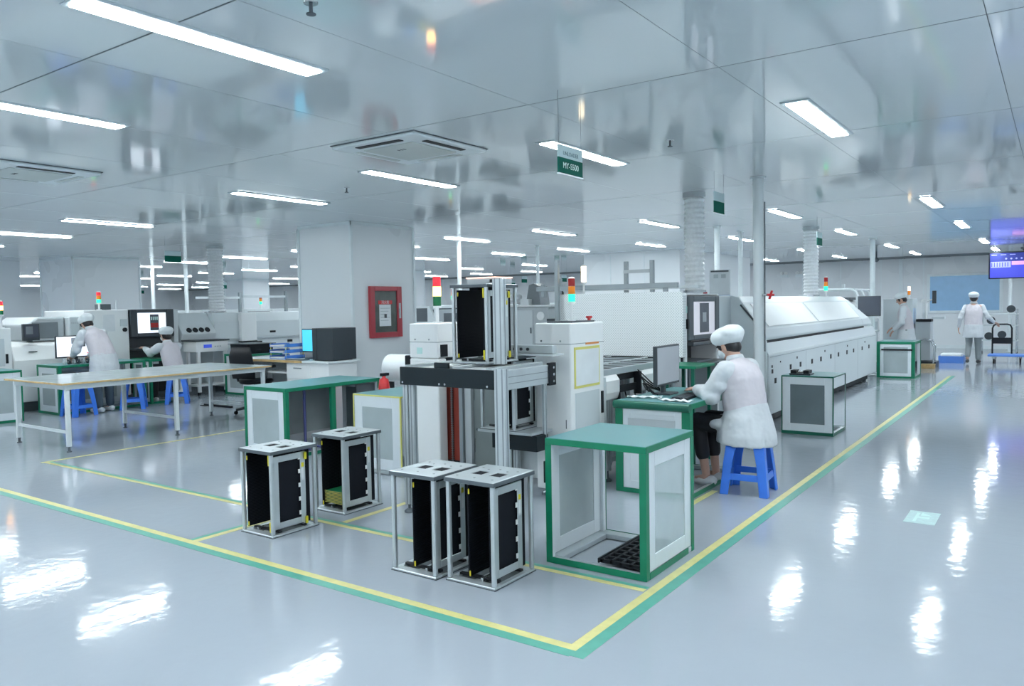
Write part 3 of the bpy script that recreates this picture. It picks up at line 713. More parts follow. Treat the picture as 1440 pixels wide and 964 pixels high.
# ------------------------------------------------------------------ machine helpers
def tower(parent, x, y, z, lenses, r=.022, seg=.055, stem=.12):
    """stacked signal light; lenses from top to bottom"""
    tw = wb(MB().cyl((x, y, z), (x, y, z + stem), r * .45, n=10).cyl((x, y, z), (x, y, z + .012), r * 1.2, n=14).cyl((x, y, z + stem), (x, y, z + stem + .02), r, n=16), 'signal_tower', 'machine_white', parent)
    zz = z + stem + .02
    for ln in reversed(lenses):
        wb(MB().cyl((x, y, zz + .001), (x, y, zz + seg), r, n=18), 'lens', ln, tw); zz += seg + .001
    wb(MB().lathe([(r, 0), (r * .8, .008), (r * .3, .012)], (x, y, zz)), 'cap', 'machine_white', tw)
    return tw
def profile(x0, y0, z0, x1, y1, z1):
    """grooved aluminium extrusion"""
    mb = MB().box(x0, y0, z0, x1, y1, z1); return mb
def extrusion(parent, x, y, z0, z1, s=.045, name='frame_post', nx=1):
    o = wb(B(x, y, z0, x + s * nx, y + s, z1), name, 'aluminium', parent, 0.003, 1)
    g = MB()
    for k in range(nx):
        c = x + s * (k + .5); g.box(c - .005, y - .0008, z0, c + .005, y, z1)
    g.box(x + s * nx, y + s / 2 - .005, z0, x + s * nx + .0008, y + s / 2 + .005, z1)
    wb(g, 'groove', 'alu_dark', o)
    return o
def foot(parent, x, y, h=.09):
    wb(MB().cyl((x, y, .02), (x, y, h), .010, n=8).lathe([(.038, 0), (.038, .012), (.016, .028)], (x, y, 0)), 'levelling_foot', 'dark_grey', parent)
def monitor(name, lab, x, y, z, wd, ht, rz, scr='screen_grey', stand_h=.1, content=None, group=None):
    """screen centre bottom at z+stand_h, facing local -y"""
    t = thing(name, lab, 'monitor', (x, y, z), rz, group)
    MB().box(-wd / 2, 0, stand_h, wd / 2, .035, stand_h + ht).build('casing', 'charcoal', t, 0.006)
    s_ = MB().box(-wd / 2 + .015, -.002, stand_h + .02, wd / 2 - .015, 0, stand_h + ht - .015).build('screen', scr, t)
    if content:
        for (a, b, c, d, m_) in content:
            MB().box(-wd / 2 + wd * a, -.0032, stand_h + ht * b, -wd / 2 + wd * c, -.002, stand_h + ht * d).build('image_patch', m_, s_)
    MB().box(-.03, .035, .012, .03, .06, stand_h + ht * .5).build('neck', 'charcoal', t, 0.004)
    MB().box(-.10, -.05, 0, .10, .11, .014).build('foot', 'charcoal', t, 0.006)
    return t

# ------------------------------------------------------------------ magazine unloader
U = thing('magazine_unloader', 'tall white magazine unloader with black loading deck and signal towers', 'machine', (-3.7, 4.9, 0))
def cabinet(x0, y0, x1, y1, h):
    c = wb(B(x0, y0, .06, x1, y1, h), 'cabinet', 'machine_white', U, 0.012)
    wb(B(x0 - .0005, y0 - .001, h - .165, x1 + .001, y1 + .001, h - .160), 'seam', 'alu_dark', c)
    for x in (x0 + .06, x1 - .09):
        wb(MB().cyl((x, y0 - .003, h - .14), (x, y0 + .003, h - .14), .008, n=10), 'screw', 'steel', c)
    wb(B(x1 - .05, y0 - .0025, .55, x1 - .043, y0, .62).box(x0 + .05, y0 - .0025, .95, x0 + .055, y0, 1.02), 'hinge', 'dark_grey', c)
    foot(U, x0 + .05, y0 + .06); foot(U, x1 - .05, y0 + .06); foot(U, x1 - .05, y1 - .06)
    return c
cl = wb(B(-4.69, 5.08, .06, -4.36, 5.19, 1.06), 'cabinet', 'machine_white', U, 0.012)
ch_ = wb(B(-4.69, 5.08, 1.063, -4.36, 5.62, 1.365), 'cabinet_head', 'machine_white', U, 0.012)
wb(B(-4.691, 5.079, 1.20, -4.359, 5.62, 1.205), 'seam', 'alu_dark', ch_)
for x in (-4.62, -4.46): wb(MB().cyl((x, 5.077, 1.225), (x, 5.083, 1.225), .008, n=10), 'screw', 'steel', ch_)
wb(B(-4.62, 5.0775, .80, -4.615, 5.08, .87).box(-4.62, 5.0775, .30, -4.615, 5.08, .37), 'hinge', 'dark_grey', cl)
foot(U, -4.64, 5.13); foot(U, -4.41, 5.13)
cr = cabinet(-3.375, 5.10, -3.05, 5.63, 1.365)
wb(B(-4.60, 5.076, 1.10, -4.54, 5.08, 1.155), 'green_label', 'emblem_light', ch_)
wb(B(-4.36, 5.11, 1.075, -4.352, 5.20, 1.18), 'entry_slot', 'black', ch_)
# right cabinet details
pan = wb(B(-3.05, 5.15, .855, -3.046, 5.55, 1.175), 'operator_sheet', 'yellow_line', cr)
wb(B(-3.047, 5.17, .875, -3.0435, 5.535, 1.155), 'sheet_face', 'paper', cr)
wb(B(-3.05, 5.16, .50, -3.0465, 5.54, .82), 'lower_panel', 'machine_pale', cr)
wb(B(-3.05, 5.33, 1.19, -3.0465, 5.54, 1.205), 'lettering_strip', 'orange_mark', cr)
wb(B(-3.05, 5.57, .62, -3.038, 5.60, .80), 'pull_handle', 'black', cr, 0.003)
wb(B(-3.30, 5.16, 1.365, -3.07, 5.52, 1.378), 'top_pad', 'charcoal', cr, 0.003)
wb(MB().cyl((-3.10, 5.48, 1.378), (-3.10, 5.48, 1.395), .014, n=12).cyl((-3.10, 5.48, 1.395), (-3.10, 5.48, 1.412), .026, n=16), 'emergency_button', 'red_bright', cr)
tower(U, -3.14, 5.28, 1.378, ['lens_red_off', 'lens_amber', 'lens_green_on'], r=.027, seg=.06, stem=.13)
tower(U, -4.53, 5.28, 1.365, ['lens_red', 'lens_amber_on', 'lens_green'], r=.036, seg=.085, stem=.13)
# inner back: red panel, chain, grey door
wb(B(-4.47, 5.26, .06, -4.10, 5.28, 1.06), 'shaft_back', 'charcoal', U)
wb(B(-4.44, 5.235, .16, -4.345, 5.255, .90).box(-4.33, 5.235, .16, -4.26, 5.255, .90), 'red_panel', 'red_panel', U, 0.004)
chn = MB()
for k in range(46): chn.box(-4.346, 5.215, .10 + k * .02, -4.328, 5.229, .112 + k * .02)
chn.box(-4.340, 5.219, .09, -4.334, 5.225, 1.02)
wb(chn, 'lift_chain', 'alu_dark', U)
wb(B(-4.235, 5.19, .08, -4.195, 5.26, 1.05), 'guide_post', 'alu_dark', U, 0.003, 1)
wb(B(-4.19, 5.215, .08, -4.12, 5.30, 1.05), 'inner_jamb', 'machine_grey', U)
dr = wb(B(-4.12, 5.25, .08, -3.76, 5.29, 1.05), 'rear_door', 'grey_door', U, 0.004)
for (x, z) in ((-4.08, .97), (-4.08, .45)): wb(MB().cyl((x, 5.242, z), (x, 5.25, z), .010, n=10), 'knob', 'dark_grey', dr)
wb(B(-4.04, 5.248, .86, -4.0, 5.25, .95), 'plate', 'stand_white', dr, 0.002, 1)
wb(B(-4.11, 5.248, .70, -4.107, 5.25, .82).box(-4.11, 5.248, .25, -4.107, 5.25, .37), 'hinge', 'charcoal', dr)
wb(MB().tube([(-3.80, 5.25, .42), (-3.82, 5.20, .45), (-3.82, 5.20, .66), (-3.80, 5.25, .69)], .011), 'lever', 'steel', U)
wb(B(-3.76, 5.30, .08, -3.38, 5.33, .40), 'lower_cover', 'machine_pale', U, 0.006)
# deck
wb(B(-3.93, 4.145, .945, -3.08, 4.165, 1.075).box(-3.60, 4.145, 1.075, -3.47, 4.165, 1.115), 'front_plate', 'black_panel', U, 0.004)
for x in (-3.90, -3.55, -3.50, -3.13):
    wb(MB().cyl((x, 4.139, .965), (x, 4.146, .965), .008, n=10), 'bolt', 'steel', U)
for (x, yy) in ((-3.93, 4.17), (-3.87, 4.17)):
    extrusion(U, x, yy, .06, 1.045); 
extrusion(U, -3.08, 4.15, .06, 1.085, .045, nx=2)
for (x, y) in ((-3.905, 4.19), (-3.04, 4.17)): foot(U, x, y)
for x in (-3.90, -3.60, -3.50, -3.16):
    r = wb(B(x, 4.17, 1.045, x + .05, 4.80, 1.088), 'deck_rail', 'aluminium', U, 0.003, 1)
    wb(B(x + .02, 4.17, 1.088, x + .03, 4.80, 1.0885), 'groove', 'charcoal', r)
wb(B(-3.88, 4.18, 1.055, -3.12, 4.78, 1.066), 'deck_plate', 'machine_white', U)
wb(B(-3.08, 4.195, .935, -3.035, 4.76, 1.07), 'side_beam', 'aluminium', U, 0.004)
wb(B(-3.0345, 4.21, .975, -3.034, 4.75, .98).box(-3.0345, 4.21, 1.02, -3.034, 4.75, 1.025), 'beam_groove', 'alu_dark', U)
bk = wb(B(-3.05, 4.755, .92, -3.02, 4.84, 1.085), 'bracket', 'black', U, 0.003)
for z in (.95, 1.0, 1.05): wb(MB().cyl((-3.02, 4.80, z), (-3.014, 4.80, z), .010, n=10), 'bolt', 'steel', bk)
bk2 = wb(B(-3.09, 4.755, .20, -3.06, 4.84, .36), 'bracket', 'black', U, 0.003)
for z in (.23, .28, .33): wb(MB().cyl((-3.06, 4.80, z), (-3.054, 4.80, z), .009, n=10), 'bolt', 'steel', bk2)
# tall mast behind the upper rack
extrusion(U, -3.31, 4.46, 1.089, 1.70, .045, nx=2)
extrusion(U, -3.23, 4.96, .40, 1.04, .03)
extrusion(U, -3.74, 5.205, .10, 1.04, .045)
extrusion(U, -3.68, 5.205, .10, 1.04, .045)
# elevator platform
wb(B(-3.62, 4.84, .40, -3.20, 5.00, .52), 'lift_plate', 'black_panel', U, 0.004)
wb(B(-3.73, 4.80, .525, -3.22, 5.095, .545), 'lift_tray', 'aluminium', U, 0.002, 1)
# upper cross beam with cylinders
wb(B(-3.52, 4.86, 1.145, -3.06, 4.92, 1.205), 'upper_beam', 'aluminium', U, 0.004)
for x in (-3.46, -3.40, -3.34, -3.28): wb(MB().cyl((x, 4.85, 1.175), (x, 4.862, 1.175), .012, n=10), 'port', 'charcoal', U)
wb(B(-3.55, 4.84, 1.128, -3.05, 5.0, 1.142), 'upper_shelf', 'machine_pale', U)
wb(MB().tube([(-3.12, 4.93, .30), (-3.10, 4.9, .2), (-3.12, 4.88, .12), (-3.16, 4.86, .10)], .006), 'cable', 'paper', U)
wb(B(-4.69, 5.62, .06, -3.05, 5.66, .9), 'rear_cover', 'machine_pale', U)

rack((-3.66, 4.42, 1.0895), 'magazine rack standing up on the unloader deck', .03, green=True)
rack((-3.71, 4.81, .546), 'magazine rack held low inside the unloader lift', .20)

# box with glowing top light lying on the upper rack
tbx = thing('camera_box', 'flat grey device with glowing orange rim lying above the upper rack', 'device', (-3.5, 4.65, 1.666))
wb(B(-3.62, 4.56, 1.6665, -3.36, 4.78, 1.71), 'case', 'machine_grey', tbx, 0.008)
mat('glow_orange', (0.9, .6, .5), .4, emit=.9, ecol=(1.0, .62, .52))
wb(B(-3.625, 4.555, 1.71, -3.355, 4.785, 1.719), 'lit_rim', 'glow_orange', tbx, 0.003)
wb(B(-3.40, 4.552, 1.68, -3.36, 4.56, 1.70), 'socket', 'black', tbx)

# ------------------------------------------------------------------ link conveyor
K = thing('board_conveyor', 'short board conveyor with rods linking unloader and perforated machine', 'conveyor', (-3.3, 6.5, 0))
for x in (-3.92, -3.50, -3.14):
    wb(B(x, 5.72, .90, x + .035, 7.34, .955), 'rail', 'aluminium', K, 0.003, 1)
for k in range(20):
    y = 5.78 + k * .079
    wb(MB().cyl((-3.90, y, .94), (-3.12, y, .94), .010, n=8), 'roller', 'alu_dark' if k % 3 else 'black', K)
wb(B(-3.95, 5.74, .84, -3.13, 7.3, .89), 'drip_tray', 'black', K)
wb(MB().prism([(-3.14, .68), (-3.09, .70), (-3.07, .76), (-3.07, .86), (-3.10, .905), (-3.14, .905)], 'y', 5.70, 5.95), 'end_cover', 'machine_white', K, 0.01)
wb(MB().prism([(-3.14, .70), (-3.09, .72), (-3.07, .77), (-3.07, .86), (-3.10, .90), (-3.14, .90)], 'y', 6.35, 7.30), 'side_cover', 'machine_white', K, 0.01)
wb(B(-3.12, 5.96, .74, -3.10, 6.34, .80).box(-3.13, 5.955, .68, -3.08, 5.975, .90).box(-3.13, 6.33, .70, -3.06, 6.35, .90), 'bracket', 'black', K)
for (x, y) in ((-3.16, 5.80), (-3.16, 6.55), (-3.16, 7.15), (-3.9, 5.8), (-3.9, 7.1)):
    extrusion(K, x, y, .09, .84, .05); foot(K, x + .025, y + .025, .10)
for k in range(7):
    wb(MB().cyl((-3.2 - .05 * k, 6.0 + .16 * k, .10), (-3.2 - .05 * k, 6.0 + .16 * k, .84), .018, n=8), 'pipe', 'machine_pale', K)
wb(MB().tube([(-3.1, 6.1, .74), (-3.08, 6.15, .55), (-3.12, 6.2, .45), (-3.1, 6.28, .58), (-3.1, 6.3, .74)], .006), 'cable', 'black', K)
wb(B(-3.5, 5.9, .12, -3.2, 7.2, .16), 'lower_beam', 'aluminium', K)

# ------------------------------------------------------------------ screen inspection machine with perforated cover
A = thing('inspection_machine', 'white machine with perforated end cover and black framed upright screen', 'machine', (-3.8, 7.9, 0))
wb(B(-4.57, 7.44, .10, -3.42, 8.40, 1.60), 'body', 'machine_white', A, 0.02)
wb(B(-3.42, 7.44, .10, -3.10, 7.50, 1.60), 'front_cheek', 'machine_white', A, 0.008)
wb(B(-3.42, 8.34, .10, -3.10, 8.40, 1.60), 'front_cheek', 'machine_white', A, 0.008)
wb(B(-3.42, 7.50, 1.585, -3.10, 8.34, 1.60), 'top_plate', 'machine_white', A)
pc = MB(); pc.prism([(-4.58, .955), (-3.085, .955), (-3.085, 1.575), (-3.10, 1.605), (-3.13, 1.622), (-4.58, 1.622)], 'y', 7.36, 7.44)
wb(pc, 'perforated_cover', 'perforated_white', A, 0.008)
wb(B(-4.7, 7.40, .86, -3.12, 7.44, .955), 'entry_slot', 'black', A)
bz = MB(); yb0, yb1, zb0, zb1 = 7.50, 8.34, 1.12, 1.575
bz.box(-3.13, yb0, zb0, -3.07, yb0 + .11, zb1).box(-3.13, yb1 - .11, zb0, -3.07, yb1, zb1).box(-3.13, yb0 + .11, zb0, -3.07, yb1 - .11, zb0 + .05).box(-3.13, yb0 + .11, zb1 - .06, -3.07, yb1 - .11, zb1)
wb(bz, 'screen_bezel', 'dark_grey', A, 0.01)
mat('screen_pale', (0.5, 0.5, 0.53), 0.25, emit=0.34, ecol=(0.86, 0.88, 1.0))
sc_ = wb(B(-3.10, yb0 + .11, zb0 + .05, -3.085, yb1 - .11, zb1 - .06), 'screen', 'screen_pale', A)
wb(B(-3.085, 7.80, 1.19, -3.0835, 8.06, 1.50), 'image_patch', 'screen_dark', sc_)
wb(B(-3.0835, 7.88, 1.30, -3.0825, 7.98, 1.40), 'image_patch', 'machine_grey', sc_)
wb(B(-3.16, 7.52, 1.06, -3.04, 8.33, 1.10), 'handle_ledge', 'charcoal', A, 0.01)
wb(B(-3.415, 7.51, .50, -3.40, 8.33, 1.12), 'recess_back', 'charcoal', A)
wb(B(-3.42, 7.51, .86, -2.95, 8.33, .885), 'keyboard_shelf', 'charcoal', A, 0.006)
wb(B(-3.35, 7.56, .885, -3.02, 8.0, .91), 'keypad', 'dark_grey', A, 0.004)
wb(B(-3.11, 7.52, .12, -3.09, 8.32, .84), 'lower_door', 'dark_grey', A, 0.006)
wb(B(-3.098, 7.46, 1.24, -3.07, 7.49, 1.34), 'switch', 'black', A, 0.003)
wb(B(-3.099, 7.455, 1.40, -3.094, 7.49, 1.47), 'label_plate', 'emblem_light', A)
wb(B(-3.6, 7.50, 0.0, -3.45, 8.3, .10).box(-4.7, 7.5, 0, -4.55, 8.3, .10), 'plinth', 'dark_grey', A)
tower(A, -4.36, 7.60, 1.60, ['lens_white_on', 'lens_white_on'], r=.030, seg=.085, stem=.14)
# extraction frame over the machine
G = thing('overhead_frame', 'aluminium profile frame rising above the perforated machine', 'frame', (-4.2, 7.5, 0))
wb(B(-5.0, 7.60, 1.665, -3.25, 7.65, 1.72), 'beam', 'alu_dark', G, 0.003, 1)
wb(B(-5.0, 8.2, 1.665, -3.25, 8.25, 1.70), 'beam', 'aluminium', G, 0.003, 1)
for (x, y, h) in ((-4.55, 7.28, 2.0), (-4.95, 7.62, 1.75), (-4.18, 8.22, 2.0), (-3.85, 8.22, 2.0), (-3.42, 7.62, 1.665)):
    zb = 0 if y < 7.3 else 1.60
    wb(B(x, y, zb, x + .045, y + .045, h), 'post', 'alu_dark', G, 0.003, 1)
wb(B(-4.18, 8.215, 1.86, -3.85, 8.225, 1.90), 'cross_bar', 'machine_grey', G)

# ------------------------------------------------------------------ reflow oven
def oven(x_f, y0, y1, lab, vents, mirror=1):
    """long oven running along y, front face at x_f, facing +x"""
    O = thing('reflow_oven', lab, 'oven', (x_f - .6, (y0 + y1) / 2, 0))
    xb = x_f - 1.35
    wb(B(xb, y0, .13, x_f, y1, .86), 'lower_body', 'oven_white', O, 0.012)
    wb(MB().prism([(xb, .86), (x_f, .86), (x_f - .012, .88), (x_f - .06, 1.0), (xb, 1.0)], 'y', y0, y1), 'shoulder', 'oven_white', O, 0.006)
    wb(B(xb, y0 + .02, 1.0, x_f - .07, y1 - .8, 1.035), 'lid_gap', 'black', O)
    yl = y1 - 1.05
    lid = [(xb + .05, 1.035), (x_f - .05, 1.035), (x_f - .035, 1.06), (x_f - .06, 1.165), (x_f - .33, 1.50), (x_f - .43, 1.575), (xb + .35, 1.575), (xb + .05, 1.30)]
    L_ = wb(MB().prism(lid, 'y', y0 + .02, yl), 'lid', 'oven_white', O, 0.012)
    # slanted far end of the lid
    n = len(lid); V = [(x, yl + .001, z) for x, z in lid] + [(x, yl + .75 - .65 * max(0, (z - 1.1)) / .475, z) for x, z in lid]
    wb(MB()._add(V, [tuple(range(n)), tuple(range(2 * n - 1, n - 1, -1))] + [(i, n + i, n + (i + 1) % n, (i + 1) % n) for i in range(n)]), 'lid_end', 'oven_white', O, 0.008)
    # raised lid panels on the slope
    s0, s1 = Vector((x_f - .065, 1.18)), Vector((x_f - .325, 1.495)); nn = Vector((.77, .64)) * .006
    for (a, b) in ((y0 + .25, y0 + 2.6), (y0 + 2.7, yl - .1)):
        a2, b2 = s0.lerp(s1, .05), s0.lerp(s1, .95)
        wb(MB().prism([tuple(a2), tuple(a2 + nn), tuple(b2 + nn), tuple(b2)], 'y', a, b), 'lid_panel', 'machine_white', L_, 0.003, 1)
    wb(B(x_f - .60, y0 + 3.5, 1.575, x_f - .46, y0 + 3.9, 1.60), 'hatch', 'machine_pale', O, 0.006)
    # seams on the lower front
    wb(B(x_f - .001, y0 + .05, .828, x_f + .002, y1 - .03, .834), 'seam', 'alu_dark', O)
    for k in range(1, 4): wb(B(x_f - .001, y0 + (y1 - y0) * k / 4, .16, x_f + .0015, y0 + (y1 - y0) * k / 4 + .006, .828), 'seam', 'machine_pale', O)
    for (y, z, s_) in vents:
        wb(B(x_f, y, z, x_f + .006, y + s_, z + s_), 'vent', 'black', O)
    wb(B(xb + .05, y0 + .15, .03, x_f - .08, y1 - .4, .13), 'plinth', 'black', O)
    for k in range(4):
        y = y0 + .3 + (y1 - y0 - .8) * k / 3; wb(MB().cyl((x_f - .12, y, 0), (x_f - .12, y, .13), .035, n=12), 'foot', 'charcoal', O)
    return O
vv = [(9.50, .63, .05), (9.50, .70, .03), (9.85, .74, .02)]
for k, y in enumerate((9.62, 10.28, 10.75, 11.35, 11.85, 12.45, 12.95, 13.55, 14.05, 14.75, 15.35)):
    vv.append((y, .62 if k > 0 else .50, .065))
for y in (10.6, 12.1, 13.6, 15.0): vv.append((y, .74, .03))
O1 = oven(-2.85, 9.40, 16.1, 'long white reflow oven with sloped lid along the yellow floor line', vv)
# end panel and entry section
wb(B(-4.2, 8.62, .13, -3.30, 9.38, 1.585), 'entry_section', 'machine_pale', O1, 0.01)
wb(MB().prism([(-3.30, .13), (-2.87, .13), (-2.87, 1.02), (-3.03, 1.32), (-3.20, 1.56), (-3.30, 1.585)], 'y', 9.34, 9.395), 'end_plate', 'machine_pale', O1, 0.004)
wb(MB().cyl((-3.17, 9.325, 1.47), (-3.0, 9.325, 1.27), .012, n=8), 'gas_strut', 'charcoal', O1)
wb(B(-3.36, 8.60, 1.26, -3.24, 8.62, 1.34), 'warning_label', 'yellow', O1)
wb(B(-2.99, 9.33, 1.0, -2.90, 9.34, 1.05), 'warning_label', 'yellow', O1)
for (x, y) in ((-3.45, 8.9), (-3.1, 9.9)):
    wb(MB().cyl((x, y, 1.585), (x, y, 1.60), .03, n=12), 'button_base', 'machine_white', O1)
    wb(MB().cyl((x, y, 1.60), (x, y, 1.63), .025, n=12), 'button', 'red_bright', O1)
nb_ = wb(B(-3.78, 9.90, 1.577, -3.50, 9.915, 1.93), 'notice_board', 'paper', O1)
wb(B(-3.76, 9.895, 1.90, -3.52, 9.90, 1.92), 'heading', 'dark_grey', nb_)
wb(B(-3.72, 9.895, 1.82, -3.66, 9.90, 1.87).box(-3.62, 9.895, 1.82, -3.56, 9.90, 1.87), 'printed_icons', 'machine_grey', nb_)
wb(B(-3.78, 9.895, 1.58, -3.50, 9.90, 1.60), 'blue_footer', 'pale_blue_panel', nb_)
tower(O1, -3.30, 14.1, 1.575, ['lens_red_off', 'lens_amber', 'lens_green_on'], r=.032, seg=.075, stem=.08)

# ------------------------------------------------------------------ far printer beyond oven
P = thing('screen_printer', 'white machine with curved tube handles beyond the oven end', 'machine', (-3.9, 18, 0))
wb(B(-4.9, 16.9, .1, -3.35, 19.2, 1.10), 'body', 'machine_white', P, 0.02)
wb(MB().prism([(-4.9, 1.10), (-3.35, 1.10), (-3.40, 1.35), (-3.55, 1.50), (-4.9, 1.50)], 'y', 17.0, 19.1), 'hood', 'machine_white', P, 0.015)
for y in (17.1, 17.7, 18.3, 18.9):
    wb(MB().tube([(-3.40, y, 1.30), (-3.38, y, 1.58), (-3.42, y, 1.68), (-3.52, y, 1.73), (-4.3, y, 1.73)], .028), 'tube_handle', 'trim_white', P)
wb(MB().tube([(-3.45, 17.1, 1.72), (-3.45, 18.9, 1.72)], .022), 'cross_tube', 'trim_white', P)
wb(B(-3.42, 17.2, 1.16, -3.36, 18.9, 1.22), 'dark_slot', 'dark_grey', P)
wb(B(-3.9, 17.0, 1.50, -3.5, 17.5, 1.56), 'top_box', 'dark_grey', P)
wb(B(-3.36, 17.1, .16, -3.34, 19.0, 1.02), 'front_panel', 'machine_pale', P, 0.006)
wb(MB().cyl((-3.7, 17.3, 1.73), (-3.7, 17.3, 1.84), .03, n=10), 'beacon', 'trim_white', P)
wb(B(-4.8, 17.1, 0, -3.5, 19, .1), 'plinth', 'dark_grey', P)
mm = monitor('arm_monitor', 'dark monitor on a white arm at the far end of the oven', -3.08, 17.0, .92, .42, .40, .1, 'screen_dark', .28)
for c_ in mm.children:
    if c_.name.startswith('neck') or c_.name.startswith('foot'): c_.data.materials.clear(); c_.data.materials.append(MATS['trim_white'])
mm.location = (-3.10, 16.75, .90)
sh = thing('side_shelf', 'small pale side table holding the arm monitor beyond the oven', 'table', (-3.1, 16.75, 0))
wb(B(-3.3, 16.55, .87, -2.95, 17.0, .90), 'top', 'machine_pale', sh, 0.005)
wb(MB().cyl((-3.12, 16.75, .02), (-3.12, 16.75, .87), .03, n=12), 'column', 'machine_white', sh)
wb(MB().cyl((-3.12, 16.75, 0), (-3.12, 16.75, .02), .16, n=20), 'base', 'machine_grey', sh)

Q = thing('loader_unit', 'grey loader cabinet with steel handles right of the far standing worker', 'machine', (-2.7, 19.5, 0))
wb(B(-3.25, 19.1, .12, -2.65, 19.8, 1.52), 'cabinet', 'machine_pale', Q, 0.015)
wb(B(-2.652, 19.15, .95, -2.64, 19.5, 1.30), 'blue_panel', 'pale_blue_panel', Q)
wb(B(-2.62, 19.25, .15, -2.32, 19.7, 1.0), 'front_unit', 'machine_grey', Q, 0.01)
wb(B(-2.60, 19.22, 1.0, -2.30, 19.55, 1.06), 'black_tray', 'black', Q, 0.006)
wb(MB().cyl((-2.45, 19.45, 1.06), (-2.45, 19.45, 1.5), .05, n=14).cyl((-2.45, 19.45, 1.42), (-2.45, 19.45, 1.48), .08, n=14), 'head', 'machine_white', Q)
wb(B(-2.30, 19.35, 1.40, -2.22, 19.40, 1.68), 'small_screen', 'charcoal', Q, 0.006)
wb(MB().cyl((-2.40, 19.4, 1.45), (-2.27, 19.39, 1.5), .015, n=8), 'screen_arm', 'machine_white', Q)
wb(B(-2.3, 19.3, 1.06, -2.05, 19.5, 1.11), 'side_tray', 'machine_pale', Q, 0.004)
for k in range(2):
    for (x, y) in ((-2.66, 18.75 + .3 * k), (-2.25, 19.15 + .3 * k)):
        wb(MB().tube([(x, y, .05), (x + .02, y, .45), (x - .04, y, .58), (x - .16, y, .62), (x - .25, y, .60)], .018), 'tube_handle', 'steel', Q)
wb(B(-2.62, 19.2, 0, -2.2, 19.75, .12).box(-3.2, 19.2, 0, -2.7, 19.7, .12), 'plinth', 'charcoal', Q)
tower(Q, -2.75, 19.3, 1.52, ['lens_white_on', 'lens_amber'], r=.03, seg=.09, stem=.06)
yb = thing('tool_box', 'low yellow box on the floor before the grey loader cabinet', 'box', (-2.3, 19.1, 0))
wb(B(-2.44, 18.8, 0, -2.18, 18.96, .09), 'body', 'wood_edge', yb, 0.006)
wb(B(-2.45, 18.79, .09, -2.17, 18.97, .10), 'lid', 'wood_edge', yb, 0.003)
bb = thing('plastic_crate', 'low blue plastic crate on the floor left of the walking worker', 'crate', (-2.05, 20.9, 0))
wb(B(-2.32, 20.65, 0, -1.80, 21.1, .02), 'floor_plate', 'plastic_blue', bb)
cw = MB().box(-2.32, 20.65, .02, -1.80, 20.67, .16).box(-2.32, 21.08, .02, -1.80, 21.1, .16).box(-2.32, 20.67, .02, -2.30, 21.08, .16).box(-1.82, 20.67, .02, -1.80, 21.08, .16)
wb(cw, 'side_walls', 'plastic_blue', bb, 0.004)
wb(B(-2.28, 20.69, .03, -1.84, 21.06, .22), 'clear_bag', 'machine_white', bb, 0.03)

# ------------------------------------------------------------------ left production line
LA = thing('inspection_machine', 'white machine with black bay and bright screen behind the seated left worker', 'machine', (-13.7, 7.2, 0))
wb(B(-14.4, 6.36, .10, -13.02, 7.10, 1.56), 'body', 'machine_white', LA, 0.015)
wb(B(-14.4, 7.104, .10, -13.25, 8.0, 1.565), 'bay_body', 'machine_white', LA, 0.012)
wb(B(-13.25, 7.91, .10, -13.0, 8.0, 1.56), 'bay_cheek', 'machine_pale', LA, 0.006)
bz = MB(); bz.box(-13.25, 7.11, 1.08, -12.97, 7.235, 1.56).box(-13.25, 7.765, 1.08, -12.97, 7.905, 1.56).box(-13.25, 7.235, 1.50, -12.97, 7.765, 1.56).box(-13.25, 7.235, 1.08, -12.97, 7.765, 1.15)
wb(bz, 'screen_bezel', 'charcoal', LA, 0.015)
s_ = wb(B(-13.03, 7.235, 1.15, -13.0, 7.765, 1.50), 'screen', 'screen_white', LA)
wb(B(-13.0, 7.47, 1.19, -12.998, 7.63, 1.47), 'image_patch', 'screen_dark', s_)
for k in range(4): wb(B(-12.998, 7.485 + .035 * k, 1.37, -12.997, 7.505 + .035 * k, 1.43), 'image_patch', 'emblem_light', s_)
wb(B(-12.998, 7.48, 1.24, -12.997, 7.62, 1.32), 'image_patch', 'lens_red_off', s_)
wb(B(-13.24, 7.11, .12, -13.20, 7.9, 1.08), 'bay_recess', 'charcoal', LA)
wb(B(-13.24, 7.12, .86, -12.86, 7.90, .90), 'keyboard_shelf', 'charcoal', LA, 0.01)
wb(B(-13.2, 7.12, .12, -13.0, 7.9, .72), 'bay_door', 'black', LA, 0.01)
wb(B(-12.999, 7.4, .60, -12.997, 7.6, .64), 'maker_mark', 'machine_grey', LA)
wb(B(-13.022, 6.66, 1.20, -13.016, 6.86, 1.48), 'notice_sheet', 'paper', LA)
wb(MB().cyl((-13.02, 7.02, 1.22), (-12.99, 7.02, 1.22), .035, n=14), 'switch', 'black', LA)
wb(B(-13.02, 6.95, 1.28, -13.0, 7.06, 1.40), 'label_plate', 'machine_pale', LA)
wb(B(-14.3, 6.45, 0, -13.1, 7.95, .10), 'plinth', 'dark_grey', LA)
wb(MB().cyl((-13.4, 7.1, 1.56), (-13.4, 7.1, 1.72), .015, n=8), 'stub_pipe', 'trim_white', LA)
tower(LA, -13.3, 6.75, 1.56, ['lens_red', 'lens_amber', 'lens_green_on'], r=.035, seg=.06, stem=.1)
wb(B(-13.55, 6.8, 1.56, -13.35, 6.98, 1.66), 'top_device', 'dark_grey', LA, 0.006)

